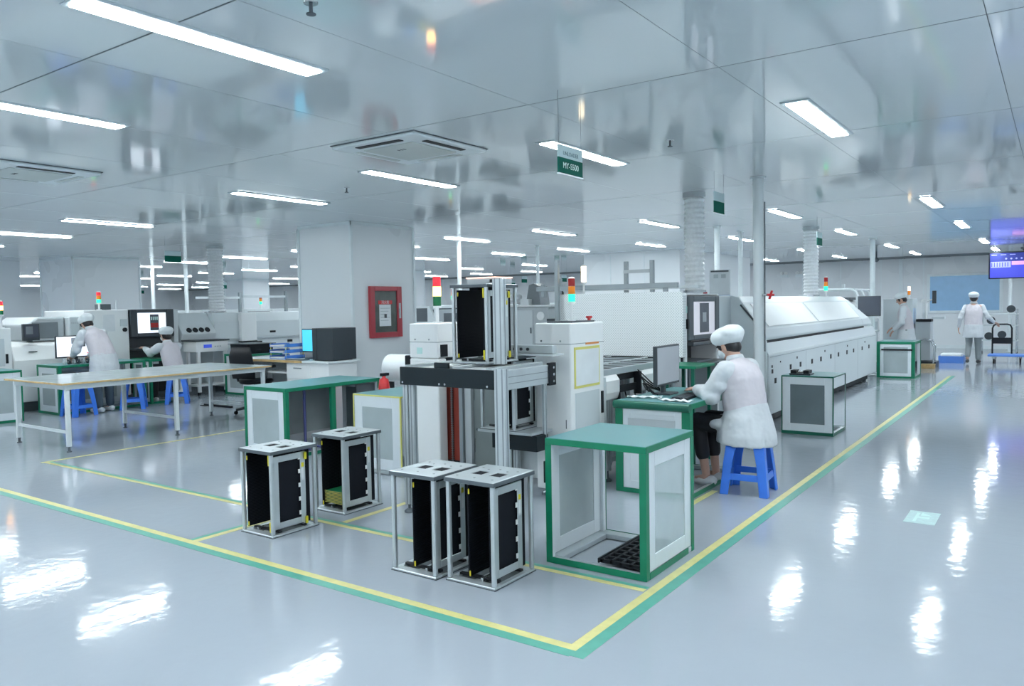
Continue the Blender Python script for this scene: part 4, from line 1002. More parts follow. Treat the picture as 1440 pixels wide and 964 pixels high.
LO = thing('reflow_oven', 'pale oven with four round black fans left of the pillar', 'oven', (-13.7, 10, 0))
wb(B(-14.3, 8.72, .12, -13.05, 13.2, .97), 'lower_body', 'oven_white', LO, 0.01)
wb(MB().prism([(-14.3, .975), (-13.02, .975), (-13.02, 1.30), (-13.10, 1.48), (-14.3, 1.48)], 'y', 8.74, 13.1), 'upper_body', 'oven_white', LO, 0.01)
wb(B(-13.05, 8.75, .955, -12.99, 13.0, .985), 'ledge', 'machine_grey', LO)
wb(MB().prism([(-14.2, .92), (-13.0, .92), (-12.95, 1.10), (-13.06, 1.26), (-13.25, 1.48), (-14.2, 1.48)], 'y', 8.04, 8.735), 'entry_hood', 'oven_white', LO, 0.01)
dd = Vector((-.566, 0, .824)); 
for k in range(4):
    y = 8.20 + .125 * k; c = Vector((-12.99, y, 1.165)); nrm = Vector((.824, 0, .566))
    wb(MB().cyl(c, c + nrm * .012, .050, n=20), 'fan', 'black', LO)
wb(B(-13.05, 9.28, .92, -12.93, 9.62, 1.46), 'front_box', 'machine_white', LO, 0.01)
wb(B(-13.05, 9.28, .89, -12.92, 9.62, .92), 'dark_edge', 'black', LO)
for y in (10.0, 10.75, 11.5): wb(B(-13.02, y, 1.06, -13.005, y + .13, 1.10), 'handle', 'black', LO)
for y in (9.7, 10.45, 11.2): wb(B(-13.05, y, .85, -13.035, y + .12, .90), 'handle', 'black', LO)
wb(B(-13.05, 8.72, .10, -12.75, 9.45, .80), 'side_panel', 'oven_white', LO, 0.008)
wb(B(-12.95, 8.05, .78, -12.55, 8.70, .97), 'control_box', 'machine_white', LO, 0.006)
wb(B(-12.55, 8.20, .85, -12.545, 8.36, .91), 'display', 'lcd_blue', LO)
for k in range(3): wb(B(-12.55, 8.42 + k * .05, .86, -12.545, 8.45 + k * .05, .88), 'key', 'machine_grey', LO)
wb(B(-12.97, 8.02, .97, -12.53, 8.72, .995), 'black_rim', 'charcoal', LO)
for (x, y) in ((-12.6, 8.08), (-12.6, 8.62), (-12.92, 8.08)): wb(B(x, y, .06, x + .05, y + .05, .78), 'leg', 'machine_white', LO)
wb(B(-12.93, 8.06, .16, -12.56, 8.66, .19), 'lower_shelf', 'machine_white', LO)
for (x, y) in ((-12.58, 8.1), (-12.58, 8.64), (-12.8, 9.3), (-12.8, 8.8)): wb(MB().cyl((x, y - .015, .03), (x, y + .015, .03), .03, n=12), 'caster', 'black', LO)
wb(MB().cyl((-12.745, 8.95, .36), (-12.74, 8.95, .36), .035, n=12).cyl((-12.745, 9.02, .36), (-12.74, 9.02, .36), .035, n=12), 'socket', 'black', LO)
wb(B(-14.2, 8.8, 0, -13.15, 13.0, .12), 'plinth', 'dark_grey', LO)

LP = thing('paste_printer', 'small printer with grey curved hood at the left edge', 'machine', (-13.7, 5.8, 0))
wb(MB().prism([(-14.5, .15), (-13.05, .15), (-13.0, .80), (-13.10, 1.02), (-13.35, 1.08), (-14.5, 1.08)], 'y', 5.28, 6.34), 'body', 'machine_white', LP, 0.02)
hd = [(5.58, 1.08), (6.16, 1.08), (6.16, 1.46), (5.75, 1.46), (5.58, 1.34)]
wb(MB().prism([(y, z) for y, z in hd], 'x', -14.4, -13.25), 'hood', 'machine_grey', LP, 0.03)
wb(B(-13.25, 5.66, 1.12, -13.235, 6.05, 1.38), 'hood_window', 'hood_grey', LP, 0.01)
wb(B(-14.4, 6.17, 1.08, -13.12, 6.34, 1.46), 'side_column', 'machine_pale', LP, 0.02)
sm = wb(B(-13.14, 5.46, 1.10, -13.08, 5.70, 1.36).box(-13.2, 5.55, 1.08, -13.14, 5.62, 1.2), 'panel_screen', 'charcoal', LP, 0.008)
wb(B(-13.08, 5.48, 1.15, -13.076, 5.68, 1.34), 'display', 'screen_dark', sm)
wb(B(-13.076, 5.50, 1.20, -13.074, 5.60, 1.32), 'display_patch', 'hood_grey', sm)
wb(B(-13.02, 5.50, .92, -13.005, 5.62, .935), 'maker_mark', 'charcoal', LP)
wb(B(-14.4, 5.35, 0, -13.15, 6.25, .15), 'plinth', 'dark_grey', LP)
for k in range(4): wb(B(-13.121, 6.2 + .03 * k, 1.34, -13.118, 6.22 + .03 * k, 1.37), 'print_mark', 'machine_grey', LP)

LC = thing('loader_cabinet', 'white cabinet with small signal tower cut by the left picture edge', 'machine', (-13.1, 4.9, 0))
wb(B(-13.5, 4.4, .05, -12.9, 5.22, 1.31), 'body', 'machine_white', LC, 0.015)
wb(B(-12.902, 4.85, .74, -12.895, 5.12, 1.15), 'panel', 'machine_pale', LC, 0.004)
wb(B(-12.90, 5.13, .78, -12.88, 5.16, .92), 'handle', 'black', LC)
wb(B(-13.4, 4.5, 0, -13.0, 5.1, .05), 'plinth', 'dark_grey', LC)
tower(LC, -13.0, 5.13, 1.31, ['lens_red', 'lens_amber_on', 'lens_green'], r=.035, seg=.065, stem=.18)

monitor('desktop_monitor', 'wide monitor with white picture in front of the bending worker', -12.45, 5.95, .74, .62, .34, math.pi / 2, 'screen_white', .09,
        [(.37, .62, .52, .9, 'screen_grey'), (.38, .35, .52, .52, 'dark_grey'), (.56, .48, .71, .68, 'dark_grey'), (.76, .5, .92, .7, 'dark_grey'), (.74, .16, .78, .2, 'lens_red'), (.80, .16, .90, .2, 'lens_red'), (.05, .1, .3, .11, 'machine_grey')])
for k in range(9):
    t = thing('component_reel', '%s small reel from the left in the row under the left white monitor' % ORD[k], 'reel', (-12.22, 5.66 + k * .07, .74), 0, 'reels on the left desk')
    MB().cyl((-.03, -.012, .04), (-.03, .012, .04), .04, n=16).build('disc', 'charcoal' if k % 2 else 'machine_grey', t)
    MB().cyl((-.03, -.014, .04), (-.03, .014, .04), .012, n=10).build('hub', 'paper', t)

# ------------------------------------------------------------------ office desk by the pillar
D = thing('office_desk', 'white office desk with wood edge against the pillar', 'desk', (-9.2, 7.45, 0))
wb(B(-10.0, 7.12, .765, -8.06, 7.72, .795), 'desk_top', 'trim_white', D, 0.004)
wb(B(-10.003, 7.112, .763, -8.60, 7.122, .797), 'wood_edge', 'wood_edge', D)
wb(B(-8.98, 7.16, .04, -8.10, 7.68, .765), 'pedestal', 'machine_white', D, 0.006)
wb(B(-9.96, 7.16, .02, -9.92, 7.68, .765), 'side_panel', 'machine_white', D)
wb(B(-9.92, 7.64, .3, -8.98, 7.66, .765), 'back_panel', 'machine_grey', D)
wb(B(-9.60, 7.18, .60, -8.98, 7.6, .625), 'inner_shelf', 'machine_white', D)
for z in (.10, .32, .54):
    d_ = wb(B(-8.96, 7.145, z, -8.47, 7.16, z + .19), 'drawer', 'machine_white', D, 0.003, 1)
    wb(B(-8.80, 7.135, z + .14, -8.64, 7.145, z + .155), 'handle', 'alu_dark', d_)
PC = thing('computer_tower', 'black computer tower standing on the white office desk', 'computer', (-8.28, 7.4, .795))
wb(B(-8.49, 7.22, .805, -8.40, 7.66, 1.245), 'front_case', 'charcoal', PC, 0.006)
wb(B(-8.399, 7.225, .805, -8.08, 7.66, 1.245), 'case', 'charcoal', PC, 0.006)
wb(B(-8.47, 7.24, .796, -8.12, 7.62, .805), 'feet', 'black', PC)
monitor('desktop_monitor', 'monitor with bright cyan screen beside the black computer tower', -8.83, 7.50, .796, .42, .34, .0, 'screen_cyan', .09)
PT = thing('paper_tray', 'blue three tier paper tray on the white office desk', 'tray', (-9.2, 7.4, .795))
for k in range(3):
    z = .797 + k * .085
    wb(B(-9.45, 7.24, z, -9.10, 7.60, z + .008).box(-9.45, 7.24, z, -9.44, 7.60, z + .05).box(-9.11, 7.24, z, -9.10, 7.60, z + .05), 'tier', 'plastic_blue', PT, 0.003, 1)
    wb(B(-9.42, 7.23, z + .01, -9.13, 7.56, z + .03), 'paper_stack', 'paper', PT)
for x in (-9.445, -9.105):
    for y in (7.26, 7.57): wb(MB().cyl((x, y, .796), (x, y, 1.02), .006, n=6), 'rod', 'yellow_line', PT)
kbd = thing('keyboard', 'dark keyboard lying in front of the cyan monitor', 'keyboard', (-8.9, 7.25, .795))
wb(B(-9.0, 7.16, .7955, -8.62, 7.28, .81), 'base', 'dark_grey', kbd, 0.003)
for k in range(4): wb(B(-8.98, 7.168 + k * .026, .81, -8.64, 7.188 + k * .026, .816), 'key_row', 'machine_grey', kbd)
CH = thing('office_chair', 'black mesh office chair at the white desk', 'chair', (-9.62, 6.98, 0), .15)
MB().loft([((-.02, -.06, .52), .22, .022, None), ((0, -.10, .65), .24, .025, None), ((0, -.13, .85), .23, .025, None), ((0, -.12, .98), .18, .02, None)], 24).build('backrest', 'black', CH)
MB().loft([((0, .16, .44), .23, .22, None), ((0, .16, .47), .25, .24, None), ((0, .16, .50), .23, .22, None)], 24).build('seat', 'black', CH)
for s_ in (-1, 1):
    MB().tube([(s_ * .24, .05, .47), (s_ * .29, .06, .55), (s_ * .29, .08, .68), (s_ * .28, .26, .69)], .018).build('armrest', 'charcoal', CH)
MB().cyl((0, .15, .09), (0, .15, .44), .028, n=12).build('gas_column', 'charcoal', CH)
for k in range(5):
    q = 2 * math.pi * k / 5 + .3; e = (math.cos(q) * .29, .15 + math.sin(q) * .29)
    lg = MB().tube([(0, .15, .10), (e[0] * .5, .15 + (e[1] - .15) * .5, .09), (e[0], e[1], .065)], [.028, .024, .018]).build('spoke', 'charcoal', CH)
    MB().cyl((e[0] - .012, e[1], .028), (e[0] + .012, e[1], .028), .028, n=12).build('caster', 'black', lg)

# fire hose cabinet on pillar
FC = thing('fire_cabinet', 'red framed fire hose cabinet with glass on the white pillar', 'cabinet', (-8.24, 8.39, 1.05))
fx = -8.24
f = MB().box(fx, 8.07, 1.07, fx + .05, 8.16, 1.83).box(fx, 8.63, 1.07, fx + .05, 8.73, 1.83).box(fx, 8.16, 1.07, fx + .05, 8.63, 1.15).box(fx, 8.16, 1.76, fx + .05, 8.63, 1.83)
wb(f, 'door_frame', 'red_paint', FC, 0.006)
mat('fire_glass', (0.10, 0.115, 0.105), 0.12, var=0.25, scale=6)
wb(B(fx, 8.16, 1.15, fx + .03, 8.63, 1.76), 'glass', 'fire_glass', FC)
pl = wb(B(fx + .03, 8.26, 1.24, fx + .034, 8.50, 1.56), 'notice', 'paper', FC)
wb(B(fx + .03, 8.24, 1.565, fx + .034, 8.53, 1.62), 'red_banner', 'red_bright', FC)
wtext('lettering', '消火栓', 'paper', FC, .055, fx + .0345, 8.385, 1.592, FROM_PX)
for k in range(5):
    wb(B(fx + .034, 8.28, 1.50 - k * .045, fx + .0345, 8.48 - .03 * (k % 3), 1.51 - k * .045), 'printed_line', 'machine_grey', pl)
wb(B(fx + .034, 8.36, 1.36, fx + .0347, 8.41, 1.42), 'printed_mark', 'ink', pl)
wb(B(fx + .05, 8.66, 1.35, fx + .052, 8.70, 1.58), 'warning_strip', 'machine_grey', FC)
wb(B(fx + .05, 8.65, 1.42, fx + .058, 8.67, 1.50), 'handle', 'steel', FC)

# film roll trolley and extinguisher left of unloader
TR = thing('roll_trolley', 'white roll with black cradle and blue yellow parts beside the pillar', 'trolley', (-5.85, 6.4, 0))
wb(MB().cyl((-6.15, 6.35, .84), (-5.80, 6.35, .84), .15, n=24), 'white_roll', 'paper', TR)
wb(B(-5.80, 6.2, .80, -5.35, 6.5, .99), 'cradle', 'black', TR, 0.01)
wb(B(-6.2, 6.18, .55, -5.3, 6.52, .62), 'bed', 'machine_pale', TR, 0.006)
for (x, y) in ((-6.15, 6.22), (-5.4, 6.22), (-6.15, 6.46), (-5.4, 6.46)): wb(B(x, y, 0, x + .04, y + .04, .55), 'leg', 'machine_pale', TR)
wb(B(-6.1, 6.17, .63, -5.95, 6.19, .70), 'socket_strip', 'black', TR)
wb(MB().ell((-5.72, 6.33, 1.03), (.09, .06, .05)), 'blue_part', 'plastic_blue', TR)
wb(MB().ell((-5.52, 6.33, 1.03), (.08, .06, .05)), 'yellow_part', 'yellow', TR)
FE = thing('fire_extinguisher', 'red fire extinguisher partly hidden behind the long green stand', 'extinguisher', (-5.92, 6.0, 0))
wb(MB().lathe([(.055, 0), (.06, .02), (.06, .66), (.05, .74), (.02, .76), (.02, .78)], (-5.92, 6.0, 0)), 'cylinder', 'red_bright', FE)
wb(B(-5.94, 5.96, .78, -5.90, 6.06, .81), 'lever', 'black', FE)

# ------------------------------------------------------------------ woman's desk items
monitor('desktop_monitor', 'large grey screened monitor on the green desk facing the woman', -2.70, 6.12, .735, .50, .335, 1.60, 'screen_grey', .08)
kb = thing('keyboard', 'black keyboard on the green desk near the woman', 'keyboard', (-2.48, 5.98, .735), math.pi / 2 + .1)
MB().box(-.22, -.07, .0, .22, .07, .014).build('base', 'black', kb, 0.004)
for k in range(5): MB().box(-.21, -.062 + k * .025, .014, .21, -.042 + k * .025, .02).build('key_row', 'charcoal', kb)
ms = thing('mouse', 'black mouse beside the keyboard on the green desk', 'mouse', (-2.42, 6.27, .735), 1.2)
MB().ell((0, 0, .012), (.055, .032, .022)).build('shell', 'black', ms)
MB().box(.01, -.004, .030, .035, .004, .035).build('wheel', 'dark_grey', ms)
for i, (x, y, rz, lab) in enumerate([(-2.76, 5.78, .3, 'white cloth strip lying at the left front of the green desk'), (-2.45, 5.68, -.1, 'white cloth strip lying near the front edge of the green desk'), (-2.36, 6.42, .5, 'small white tissue under the hand of the seated woman')]):
    m_ = MB(); n = 12; V = []; F = []
    for j in range(n + 1):
        for k in range(4):
            V.append((-.14 + .28 * j / n, -.04 + .08 * k / 3 + .01 * math.sin(j), .006 + .007 * (1 + math.sin(j * 1.9 + k * 1.3 + i))))
    for j in range(n):
        for k in range(3): F.append((j * 4 + k, (j + 1) * 4 + k, (j + 1) * 4 + k + 1, j * 4 + k + 1))
    m_._add(V, F, True); o = m_.build('cloth_strip', 'paper'); so = o.modifiers.new('th', 'SOLIDIFY'); so.thickness = .004
    o.location = (x, y, .735); o.rotation_euler = (0, 0, rz); tag(o, lab, 'cloth')
cb = thing('cable_bundle', 'loose black cables behind the monitor on the green desk', 'cable', (-2.85, 6.0, .735))
for k in range(4):
    q = .05 * k
    wb(MB().tube([(-2.72 - q, 5.95 + q, .745), (-2.80 - q, 5.90 + q, .79 + q), (-2.87, 5.98 + q, .83), (-2.86 + q * .5, 6.12, .78), (-2.84, 6.25, .745)], .006, 6), 'cable', 'black', cb)
ds = thing('green_shelf', 'thin green shelf behind the monitor beside the conveyor', 'shelf', (-2.98, 6.6, 0))
wb(B(-3.04, 6.72, .90, -2.70, 7.20, .925), 'shelf_board', 'green_tape', ds, 0.003)
for (x, y) in ((-3.0, 6.76), (-2.74, 6.76), (-3.0, 7.16), (-2.74, 7.16)): wb(B(x - .015, y - .015, 0, x + .015, y + .015, .90), 'leg', 'green_dark', ds)

# ------------------------------------------------------------------ people
def Ry(a): return Matrix.Rotation(a, 3, 'Y')
def Rz(a): return Matrix.Rotation(a, 3, 'Z')
def add_hand(mb, wr, d, nrm, side, curl=.5, sc_=1.0):
    """palm and five fingers; d pointing direction, nrm back of hand"""
    wr = Vector(wr); d = Vector(d).normalized(); nrm = Vector(nrm); nrm = (nrm - d * nrm.dot(d)).normalized(); lat = d.cross(nrm) * side
    Rm = Matrix((d, d.cross(nrm), nrm)).transposed()
    mb.ell(wr + d * .048 * sc_, (.052 * sc_, .040 * sc_, .016 * sc_), Rm, 12, 8)
    for k, (o_, ln) in enumerate(((-.030, .062), (-.010, .075), (.010, .080), (.029, .070))):
        b = wr + d * .088 * sc_ + lat * o_ * sc_; d1 = (d - nrm * curl * .5).normalized(); d2 = (d - nrm * curl * 1.6).normalized()
        m1 = b + d1 * ln * .55 * sc_; mb.cap(b - d * .015, m1, .0098 * sc_, .009 * sc_, 8); mb.cap(m1, m1 + d2 * ln * .5 * sc_, .009 * sc_, .0075 * sc_, 8)
    b = wr + d * .028 * sc_ + lat * .034 * sc_; d1 = (d * .7 + lat * .75 - nrm * .2).normalized(); m1 = b + d1 * .040 * sc_
    mb.cap(b, m1, .012 * sc_, .0105 * sc_, 8); mb.cap(m1, m1 + (d - nrm * .3).normalized() * .034 * sc_, .0105 * sc_, .0085 * sc_, 8)

def person(lab, loc, rz, J, upper, lower, vox=.008, mask=True, pants='pants_black', shoes='shoe_white', hair_back=True, cap_size=1.0, bare_ankle=False, arm=1.0):
    t = thing('person', lab, 'person', loc, rz, 'workers in white coats and caps')
    hd = Vector(J['head']); HR = J['headR']; nk = Vector(J['neck'])
    b = MB()
    b.ell(hd, (.090, .076, .112), HR, 20, 14); b.ell(hd + HR @ Vector((.026, 0, -.062)), (.058, .054, .055), HR)
    b.ell(hd + HR @ Vector((.094, 0, -.018)), (.018, .013, .024), HR, 10, 8)
    for s_ in (-1, 1): b.ell(hd + HR @ Vector((-.006, s_ * .077, -.012)), (.020, .010, .032), HR, 10, 8)
    b.cap(nk, hd + HR @ Vector((-.02, 0, -.06)), .056, .052)
    pv = Vector(J['pelvis']); chs = Vector(J['chest'])
    b.cap(pv, chs, .11, .115); b.cap(chs, nk, .10, .06); b.cap(J['shL'], J['shR'], .055, .055); b.cap(J['hipL'], J['hipR'], .08, .08)
    for q in 'LR':
        sh, el, wr = (Vector(J[k + q]) for k in ('sh', 'el', 'wr')); b.cap(sh, el, .047, .038); b.cap(el, wr, .037, .025)
        dd_ = J.get('hd' + q) or (wr - el); add_hand(b, wr, dd_, J.get('hn' + q, (0, 0, 1)), (-1 if q == 'L' else 1), J.get('curl', .5))
        hp, kn, an, toe = (Vector(J[k + q]) for k in ('hip', 'kn', 'an', 'toe'))
        b.cap(hp, kn, .078, .052); b.cap(kn, an, .052, .033); b.cap(an + Vector((0, 0, -.03)), toe, .036, .028)
    b.blob('body', 'skin', t, vox, 3)
    # eyes, mouth
    for s_ in (-1, 1): MB().ell(hd + HR @ Vector((.079, s_ * .032, .012)), (.010, .013, .008), HR, 10, 8).build('eye', 'eye_dark', t)
    if mask:
        mk = MB(); mk.ell(hd + HR @ Vector((.042, 0, -.048)), (.064, .066, .056), HR, 20, 12); mk.blob('face_mask', 'mask', t, .008, 2)
    else:
        MB().ell(hd + HR @ Vector((.080, 0, -.062)), (.010, .024, .007), HR, 10, 6).build('mouth', 'lip', t)
    # hair and cap
    h = MB(); h.ell(hd + HR @ Vector((-.016, 0, .012)), (.089, .083, .108), HR, 20, 14); h.ell(hd + HR @ Vector((-.055, 0, -.035)), (.050, .066, .060), HR)
    for s_ in (-1, 1): h.ell(hd + HR @ Vector((.035, s_ * .066, .01)), (.022, .014, .05), HR, 10, 8)
    h.blob('hair', 'hair', t, .009, 2)
    c = MB(); k = cap_size
    CR = HR @ Ry(-.22)
    c.ell(hd + HR @ Vector((-.018, 0, .060)), (.122 * k, .108 * k, .076 * k), CR, 24, 14)
    c.ell(hd + HR @ Vector((-.070, 0, .072)), (.088 * k, .104 * k, .062 * k), CR, 20, 12)
    c.ell(hd + HR @ Vector((-.004, 0, .040)), (.104, .090, .040), CR, 24, 10)
    c.blob('cap', 'cap_white', t, .009, 3, fold=.004)
    # coat body
    cu = MB(); cu.loft(upper, 28); cu.cap(J['shL'], J['shR'], .068 * arm, .068 * arm)
    co = cu.blob('coat', 'coat_pink', t, .012, 5, fold=.006)
    cl_ = MB(); cl_.loft(lower, 28)
    for e in J.get('lap', []): cl_.ell(*e)
    cl_.blob('coat_skirt', 'coat_white', co, .012, 4, fold=.006)
    mc = MB(); mc.loft([(nk + Vector((0, 0, -.015)), .072, .085, Ry(.2)), (nk + Vector((.006, 0, .03)), .062, .068, Ry(.2)), (nk + Vector((.008, 0, .035)), .056, .062, Ry(.2))], 20); mc.build('collar', 'coat_white', co)
    for q in 'LR':
        sh, el, wr = (Vector(J[k_ + q]) for k_ in ('sh', 'el', 'wr')); d_ = (wr - el)
        m_ = MB(); m_.cap(sh, el, .072 * arm, .060 * arm, 16); m_.cap(el, el + d_ * .55, .060 * arm, .052 * arm, 16); m_.cap(el + d_ * .5, el + d_ * .90, .053 * arm, .042 * arm, 16)
        mid = sh.lerp(el, .55); m_.ell(mid + Vector((-.01, 0, -.01)), (.075 * arm, .068 * arm, .06)); m_.ell(el + Vector((-.012, 0, -.018)), (.066 * arm, .062 * arm, .058 * arm))
        m_.blob('sleeve', 'coat_white', co, .010, 3, fold=.008)
    # trousers and shoes
    pm = MB()
    for q in 'LR':
        hp, kn, an, toe = (Vector(J[k_ + q]) for k_ in ('hip', 'kn', 'an', 'toe')); f_ = .62 if bare_ankle else .93
        pm.cap(hp, kn, .092, .072, 14); pm.cap(kn, kn.lerp(an, f_), .070, .058, 14)
    pm.cap(J['hipL'], J['hipR'], .10, .10)
    pm.blob('trousers', pants, t, .012, 3)
    for q in 'LR':
        an, toe = Vector(J['an' + q]), Vector(J['toe' + q]); d_ = (toe - an); d_.z = 0; d_.normalize(); zf = toe.z - .024
        heel = Vector((an.x, an.y, zf)) - d_ * .055; tp = Vector((toe.x, toe.y, zf))
        so = MB(); so.cap(heel + Vector((0, 0, .040)), heel.lerp(tp, .6) + Vector((0, 0, .034)), .040, .038, 12); so.cap(heel.lerp(tp, .5) + Vector((0, 0, .030)), tp + Vector((0, 0, .027)), .038, .030, 12)
        so.blob('shoe', shoes, t, .009, 2)
    return t

# seated woman at the green desk
Jw = dict(pelvis=(0, 0, .53), chest=(.07, 0, .86), neck=(.105, 0, 1.045), head=(.175, 0, 1.160), headR=Ry(.42),
          shL=(.085, .155, .965), elL=(.19, .225, .775), wrL=(.385, .13, .790), shR=(.085, -.155, .965), elR=(.22, -.215, .775), wrR=(.40, -.10, .790),
          hipL=(.02, .085, .51), knL=(.41, .095, .53), anL=(.33, .085, .095), toeL=(.45, .10, .032),
          hipR=(.02, -.085, .51), knR=(.42, -.095, .53), anR=(.36, -.085, .095), toeR=(.48, -.10, .032),
          hnL=(0, 0, 1), hnR=(0, 0, 1), curl=.5, lap=[((.14, 0, .525), (.19, .20, .075))])
person('seated woman in white cap and pale pink coat at the green desk', (-2.02, 6.08, 0), math.pi - .28, Jw,
       [((.0, 0, .56), .165, .195, Ry(.15)), ((.005, 0, .64), .155, .182, Ry(.15)), ((.025, 0, .76), .158, .188, Ry(.2)), ((.04, 0, .88), .152, .190, Ry(.25)), ((.06, 0, .965), .122, .170, Ry(.35)), ((.09, 0, 1.025), .076, .105, Ry(.35)), ((.106, 0, 1.05), .058, .066, Ry(.3))],
       [((.005, 0, .385), .236, .240, Ry(-.05)), ((.005, 0, .45), .230, .236, None), ((.005, 0, .51), .212, .226, None), ((.004, 0, .58), .184, .208, Ry(.1)), ((.004, 0, .65), .158, .185, Ry(.15)), ((.008, 0, .70), .150, .178, Ry(.15))],
       vox=.007, pants='pants_black', shoes='shoe_white', bare_ankle=True, cap_size=1.12, arm=1.12)
# left seated worker
Jl = dict(Jw); Jl.update(chest=(.12, 0, .84), neck=(.19, 0, 1.0), head=(.235, 0, 1.125), headR=Ry(.15), shL=(.165, .155, .93), shR=(.165, -.155, .93),
                         elL=(.38, .20, .83), wrL=(.62, .15, .90), elR=(.40, -.19, .82), wrR=(.62, -.14, .90),
                         knL=(.40, .11, .52), anL=(.42, .13, .095), toeL=(.55, .15, .032), knR=(.40, -.11, .52), anR=(.30, -.13, .095), toeR=(.42, -.15, .032))
person('left worker seated with back turned at the black machine bay', (-11.98, 7.28, 0), math.pi, Jl,
       [((.02, 0, .56), .140, .172, Ry(.3)), ((.04, 0, .64), .130, .160, Ry(.3)), ((.085, 0, .77), .128, .165, Ry(.35)), ((.13, 0, .88), .118, .165, Ry(.4)), ((.165, 0, .945), .095, .148, Ry(.4)), ((.185, 0, .985), .066, .088, Ry(.4)), ((.192, 0, 1.005), .058, .066, Ry(.4))],
       [((.0, 0, .42), .185, .20, None), ((.01, 0, .50), .172, .195, None), ((.025, 0, .57), .148, .176, None), ((.035, 0, .63), .128, .158, Ry(.2))],
       vox=.009, pants='pants_black', shoes='shoe_white', cap_size=1.0)
# left bending worker
Jb = dict(pelvis=(0, 0, .86), chest=(.16, 0, 1.14), neck=(.27, 0, 1.27), head=(.36, 0, 1.345), headR=Ry(.55),
          shL=(.225, .16, 1.195), elL=(.30, .23, .97), wrL=(.47, .17, .86), shR=(.225, -.16, 1.195), elR=(.34, -.22, .98), wrR=(.50, -.12, .84),
          hipL=(0, .09, .84), knL=(.03, .10, .46), anL=(-.02, .11, .095), toeL=(.12, .13, .032), hipR=(0, -.09, .84), knR=(.05, -.11, .46), anR=(.06, -.13, .095), toeR=(.20, -.15, .032), curl=.6)
person('left worker bending forward over the desk with the white monitor', (-11.90, 6.07, 0), math.pi + .15, Jb,
       [((-.01, 0, .84), .165, .195, Ry(.3)), ((.03, 0, .94), .150, .180, Ry(.45)), ((.10, 0, 1.06), .140, .180, Ry(.5)), ((.17, 0, 1.16), .125, .172, Ry(.55)), ((.22, 0, 1.215), .10, .150, Ry(.6)), ((.25, 0, 1.25), .07, .09, Ry(.6)), ((.27, 0, 1.27), .058, .066, Ry(.6))],
       [((-.02, 0, .62), .19, .215, None), ((-.02, 0, .72), .185, .210, None), ((-.01, 0, .82), .168, .198, Ry(.15)), ((.0, 0, .88), .158, .190, Ry(.3))],
       vox=.009, pants='pants_slate', shoes='shoe_white')
# far standing worker
Js = dict(pelvis=(0, 0, .88), chest=(.03, 0, 1.20), neck=(.05, 0, 1.385), head=(.10, 0, 1.505), headR=Ry(.45),
          shL=(.045, .165, 1.305), elL=(.08, .21, 1.04), wrL=(.22, .16, .87), shR=(.045, -.165, 1.305), elR=(.10, -.20, 1.05), wrR=(.27, -.13, .91),
          hipL=(0, .09, .86), knL=(.02, .10, .48), anL=(-.02, .10, .095), toeL=(.12, .12, .032), hipR=(0, -.09, .86), knR=(.02, -.10, .48), anR=(-.01, -.10, .095), toeR=(.13, -.12, .032), curl=.6)
stand_up = [((0, 0, .84), .155, .190, None), ((.005, 0, .96), .140, .178, None), ((.02, 0, 1.10), .140, .182, None), ((.03, 0, 1.22), .130, .180, None), ((.042, 0, 1.305), .10, .155, None), ((.05, 0, 1.36), .068, .092, None), ((.05, 0, 1.39), .058, .066, None)]
stand_lo = [((0, 0, .60), .185, .215, None), ((0, 0, .72), .175, .205, None), ((0, 0, .82), .160, .195, None), ((0, 0, .90), .150, .184, None)]
person('far worker standing in profile behind the far green stand', (-2.60, 17.9, 0), math.pi + .1, Js, stand_up, stand_lo, vox=.010, pants='pants_grey', shoes='shoe_white', mask=False, arm=.9)
# walking worker
Jv = dict(Js); Jv.update(head=(.05, 0, 1.51), headR=Ry(.1), neck=(.03, 0, 1.385), elL=(-.04, .26, 1.06), wrL=(.03, .30, .83), hdL=(.1, .02, -1), hnL=(0, 1, 0),
                         elR=(.04, -.27, 1.08), wrR=(.22, -.40, .94), hdR=(.6, -.5, -.4), hnR=(.2, -.1, 1),
                         knL=(.06, .09, .48), anL=(-.16, .10, .17), toeL=(-.06, .11, .05), knR=(.05, -.09, .48), anR=(.03, -.10, .095), toeR=(.17, -.12, .032))
pw = person('worker seen from behind walking toward the blue window', (-1.62, 20.75, 0), math.pi / 2, Jv, stand_up, stand_lo, vox=.010, pants='pants_grey', shoes='shoe_dark', arm=.82)
MB().cyl((.018, .291, .87), (.024, .296, .845), .033, n=14).build('wrist_band', 'red_bright', pw)

# ------------------------------------------------------------------ right background
HT = thing('hand_truck', 'blue platform trolley with black push handle at the right edge', 'trolley', (-.85, 21.0, 0))
wb(B(-1.34, 20.75, .165, -.45, 21.35, .21), 'platform', 'plastic_blue', HT, 0.015)
wb(MB().tube([(-1.27, 21.2, .20), (-1.27, 21.2, .80), (-1.24, 21.2, .87), (-1.18, 21.2, .89), (-.98, 21.2, .89), (-.92, 21.2, .87), (-.89, 21.2, .80), (-.89, 21.2, .20)], .018), 'handle', 'black', HT)
wb(B(-1.26, 21.18, .44, -.90, 21.22, .58), 'handle_panel', 'black', HT)
for (x, y) in ((-1.22, 20.85), (-.58, 20.85), (-.72, 21.2), (-1.22, 21.25)):
    wl = wb(MB().cyl((x - .018, y, .06), (x + .018, y, .06), .06, n=18), 'wheel', 'black', HT)
    wb(B(x - .03, y - .03, .09, x + .03, y + .03, .165), 'fork', 'steel', wl)
CT = thing('tool_cart', 'steel cart with reels standing before the back wall at right', 'cart', (-1.2, 24.6, 0))
for z in (.35, .75, 1.05): wb(B(-1.75, 24.3, z, -.9, 24.9, z + .025), 'shelf', 'machine_pale', CT)
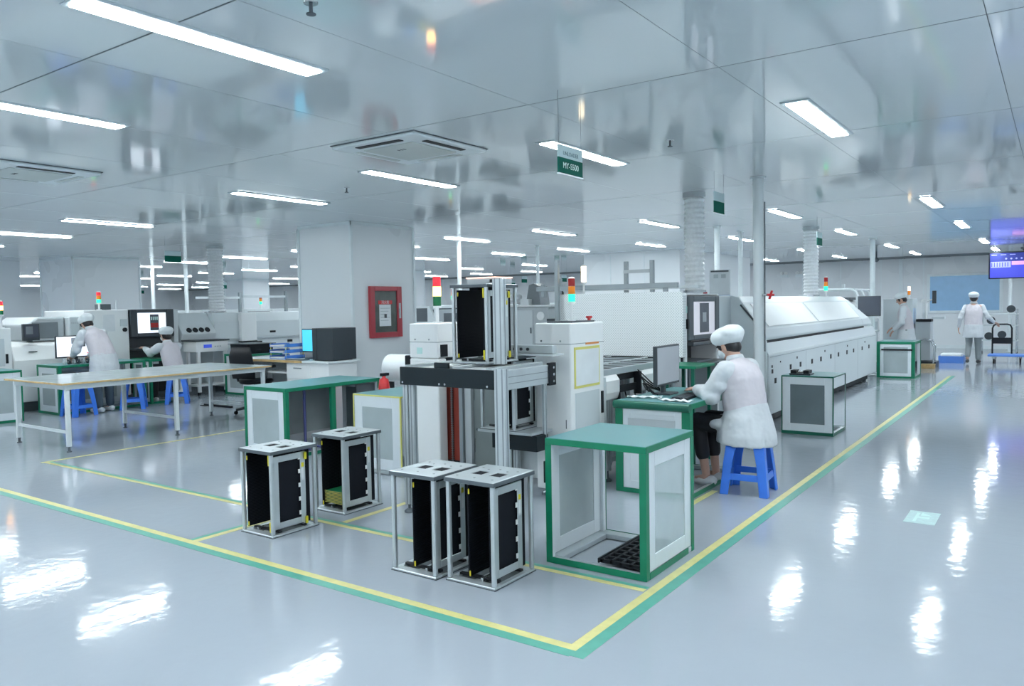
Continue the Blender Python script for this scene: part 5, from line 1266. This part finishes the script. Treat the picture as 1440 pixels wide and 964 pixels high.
for (x, y) in ((-1.73, 24.32), (-.92, 24.32), (-1.73, 24.88), (-.92, 24.88)): wb(MB().cyl((x, y, .05), (x, y, 1.2), .02, n=10), 'post', 'steel', CT)
for (x, z) in ((-1.55, .48), (-1.25, .52), (-1.5, .9), (-1.05, 1.2)): wb(MB().cyl((x, 24.4, z), (x, 24.5, z), .10, n=18), 'reel', 'charcoal', CT)
for (x, y) in ((-1.73, 24.32), (-.92, 24.32), (-1.73, 24.88), (-.92, 24.88)): wb(MB().cyl((x - .012, y, .028), (x + .012, y, .028), .028, n=12), 'caster', 'black', CT)
TV = thing('wall_display', 'blue production display hanging from the ceiling at the right edge', 'television', (-.9, 23.5, 2.0))
wb(B(-1.51, 23.5, 1.985, -.35, 23.56, 2.655), 'casing', 'black', TV, 0.006)
s_ = wb(B(-1.48, 23.496, 2.01, -.38, 23.5, 2.635), 'screen', 'screen_tv', TV)
wb(B(-1.48, 23.494, 2.42, -.38, 23.496, 2.635), 'title_bar', 'screen_navy', s_)
wb(B(-1.46, 23.492, 2.27, -1.03, 23.494, 2.42), 'data_block', 'screen_lilac', s_)
wb(B(-1.01, 23.492, 2.33, -.55, 23.494, 2.42), 'data_block', 'screen_pink', s_)
for k in range(7): wb(B(-1.45 + .058 * k, 23.4905, 2.29, -1.43 + .058 * k, 23.492, 2.40), 'figure_column', 'screen_tv', s_)
for k in range(3): wb(B(-1.45 + .2 * k, 23.491, 2.585, -1.33 + .2 * k, 23.494, 2.60), 'caption_line', 'screen_lilac', s_)
for k in range(4):
    wb(MB().cyl((-1.13 + .11 * k, 23.4935, 2.49), (-1.13 + .11 * k, 23.4925, 2.49), .022, n=12), 'gauge_ring', 'screen_lilac', s_)
wb(MB().cyl((-.75, 23.55, 2.65), (-.75, 23.55, CEIL), .03, n=12).cyl((-.75, 23.55, CEIL - .02), (-.75, 23.55, CEIL), .08, n=16), 'hanger', 'dark_grey', TV)

# ------------------------------------------------------------------ machines in the middle distance
def mounter(x0, y0, w_, d_, h, lab, hood='hood_grey', tw=None):
    t = thing('chip_mounter', lab, 'machine', (x0 + w_ / 2, y0 + d_ / 2, 0), 0, 'chip mounting machines')
    x1, y1 = x0 + w_, y0 + d_
    wb(B(x0, y0, .1, x1, y1, 1.02), 'base_body', 'machine_white', t, 0.015)
    wb(MB().prism([(x0, 1.024), (x1, 1.024), (x1 - .03, 1.15), (x1 - .22, h), (x0, h)], 'y', y0 + .04, y1 - .04), 'hood', 'machine_pale', t, 0.015)
    wb(MB().prism([(x1 - .02, 1.10), (x1 - .008, 1.15), (x1 - .16, h - .10), (x1 - .18, h - .12)], 'y', y0 + .12, y1 - .12), 'window', hood, t)
    wb(B(x0 + .1, y0 + .034, 1.10, x1 - .3, y0 + .04, h - .06), 'side_window', hood, t, 0.004)
    wb(B(x0 + .06, y0 - .006, .2, x1 - .06, y0, .95), 'side_door', 'machine_pale', t, 0.004)
    wb(B(x0 + .1, y0 + .1, 0, x1 - .1, y1 - .1, .1), 'plinth', 'dark_grey', t)
    wb(B(x1 - .01, y0 + .2, 1.02, x1 + .12, y0 + .5, 1.30), 'panel_screen', 'charcoal', t, 0.008)
    if tw: tower(t, x0 + .3, y0 + .3, h, tw, r=.035, seg=.07, stem=.1)
    return t
mounter(-8.15, 9.5, 1.0, 1.4, 1.47, 'white mounter with dark hood window left of the unloader signal tower')
M2 = thing('storage_cabinet', 'grey machine cabinet with narrow door behind the unloader mast', 'cabinet', (-6.2, 9.3, 0))
wb(B(-6.65, 9.0, .08, -5.72, 9.8, 1.49), 'body', 'machine_grey', M2, 0.01)
dd_ = wb(B(-6.25, 8.988, .9, -5.98, 9.0, 1.44), 'door', 'machine_pale', M2, 0.004)
wb(B(-6.02, 8.98, 1.12, -6.0, 8.988, 1.2), 'handle', 'dark_grey', dd_)
wb(B(-6.6, 9.05, 0, -5.8, 9.75, .08), 'plinth', 'dark_grey', M2)
wb(B(-6.72, 8.95, 1.49, -5.66, 9.85, 1.515), 'top_plate', 'machine_white', M2, 0.004)
wb(MB().cyl((-5.85, 8.985, 1.36), (-5.85, 9.0, 1.36), .06, n=16), 'gauge', 'machine_white', M2)
bx = thing('feeder_hopper', 'dark grey upright device on top of the grey machine cabinet', 'device', (-6.1, 9.3, 1.515))
wb(MB().prism([(-6.24, 1.515), (-5.98, 1.515), (-6.02, 1.78), (-6.10, 1.82), (-6.18, 1.80)], 'y', 9.2, 9.45), 'hopper', 'hood_grey', bx, 0.01)
wb(B(-6.26, 9.1, 1.515, -6.12, 9.19, 1.60), 'front_card', 'paper', bx)
for i, (x, z, lab) in enumerate([(-6.62, .07, 'white crumpled bag on the grey machine cabinet beside the mast'), (-6.40, .09, 'white rolled sheet on the grey machine cabinet beside the hopper')]):
    b_ = MB(); random.seed(i); 
    for k in range(6): b_.ell((x + random.uniform(-.03, .03), 9.2 + random.uniform(-.08, .1), 1.565 + random.uniform(.0, z)), (.07, .06, .045))
    o = thing('wrapping_bag', lab, 'bag', (x, 9.2, 1.515)); wb(b_, 'sheet', 'paper', o)
PR = thing('pipe_post', 'dark steel post with cables standing by the perforated machine', 'post', (-5.35, 8.7, 0))
wb(B(-5.38, 8.68, 0, -5.33, 8.73, 1.85), 'post', 'alu_dark', PR)
wb(MB().tube([(-5.30, 8.7, .9), (-5.27, 8.68, 1.2), (-5.31, 8.7, 1.7)], .012), 'cable', 'black', PR)
wb(B(-5.5, 8.6, 1.30, -5.2, 8.78, 1.33), 'bracket', 'charcoal', PR)
k = 0
for (x, y, lab) in [(-10.6, 12.2, 'distant white mounter just right of the pillar'), (-8.4, 12.4, 'distant white mounter behind the first dark hooded mounter'), (-6.6, 12.0, 'distant white mounter behind the grey machine cabinet'),
                    (-17.3, 12.5, 'distant white mounter left of the pillar in the far hall'), (-19.2, 12.5, 'distant white mounter beside the far white service poles'), (-21.5, 12.5, 'distant white mounter beyond the left duct'), (-24.0, 12.5, 'leftmost distant white mounter in the far hall'),
                    (-13.5, 16.5, 'far mounter in the second row near the enclosure'), (-16.0, 17.0, 'far mounter in the second row left of the enclosure')]:
    mounter(x, y, 1.3, 1.6, 1.55, lab, 'dark_grey', ['lens_red_off', 'lens_amber', 'lens_green_on'] if k % 3 == 0 else None); k += 1
for (x, y, lab) in [(-16.2, 11.6, 'dark steel frame post in the far hall left of the left duct'), (-15.0, 12.0, 'dark steel frame post in the far hall right of the left duct'), (-13.2, 13.8, 'pale frame post in the far hall beside the pillar')]:
    t = thing('frame_post', lab, 'post', (x, y, 0))
    wb(B(x - .03, y - .03, 0, x + .03, y + .03, 1.95), 'post', 'alu_dark', t)
    wb(B(x - .03, y - 1.2, 1.80, x + .03, y - .03, 1.85), 'arm', 'aluminium', t)

for i, (x, lab) in enumerate([(-7.6, 'left one of two small emergency lights high on the back wall'), (-7.1, 'right one of two small emergency lights high on the back wall')]):
    t = thing('emergency_light', lab, 'light', (x, Y1 - .06, 2.35), 0, 'emergency lights on the back wall')
    wb(B(x - .13, Y1 - .06, 2.30, x + .13, Y1, 2.40), 'case', 'trim_white', t, 0.006)
    for k in (-1, 1): wb(MB().cyl((x + k * .07, Y1 - .12, 2.45), (x + k * .07, Y1 - .05, 2.45), .05, n=16), 'lamp_head', 'machine_white', t)
t = thing('security_camera', 'small dark camera hanging below the ceiling left of the blue window', 'camera', (-3.9, 22.0, CEIL))
wb(MB().cyl((-3.9, 22, CEIL), (-3.9, 22, CEIL - .16), .02, n=10), 'stem', 'dark_grey', t)
wb(MB().ell((-3.9, 22, CEIL - .21), (.06, .06, .06)), 'dome', 'dark_grey', t)
wb(B(-4.05, 21.94, CEIL - .14, -3.92, 22.06, CEIL - .02), 'bracket', 'machine_grey', t)
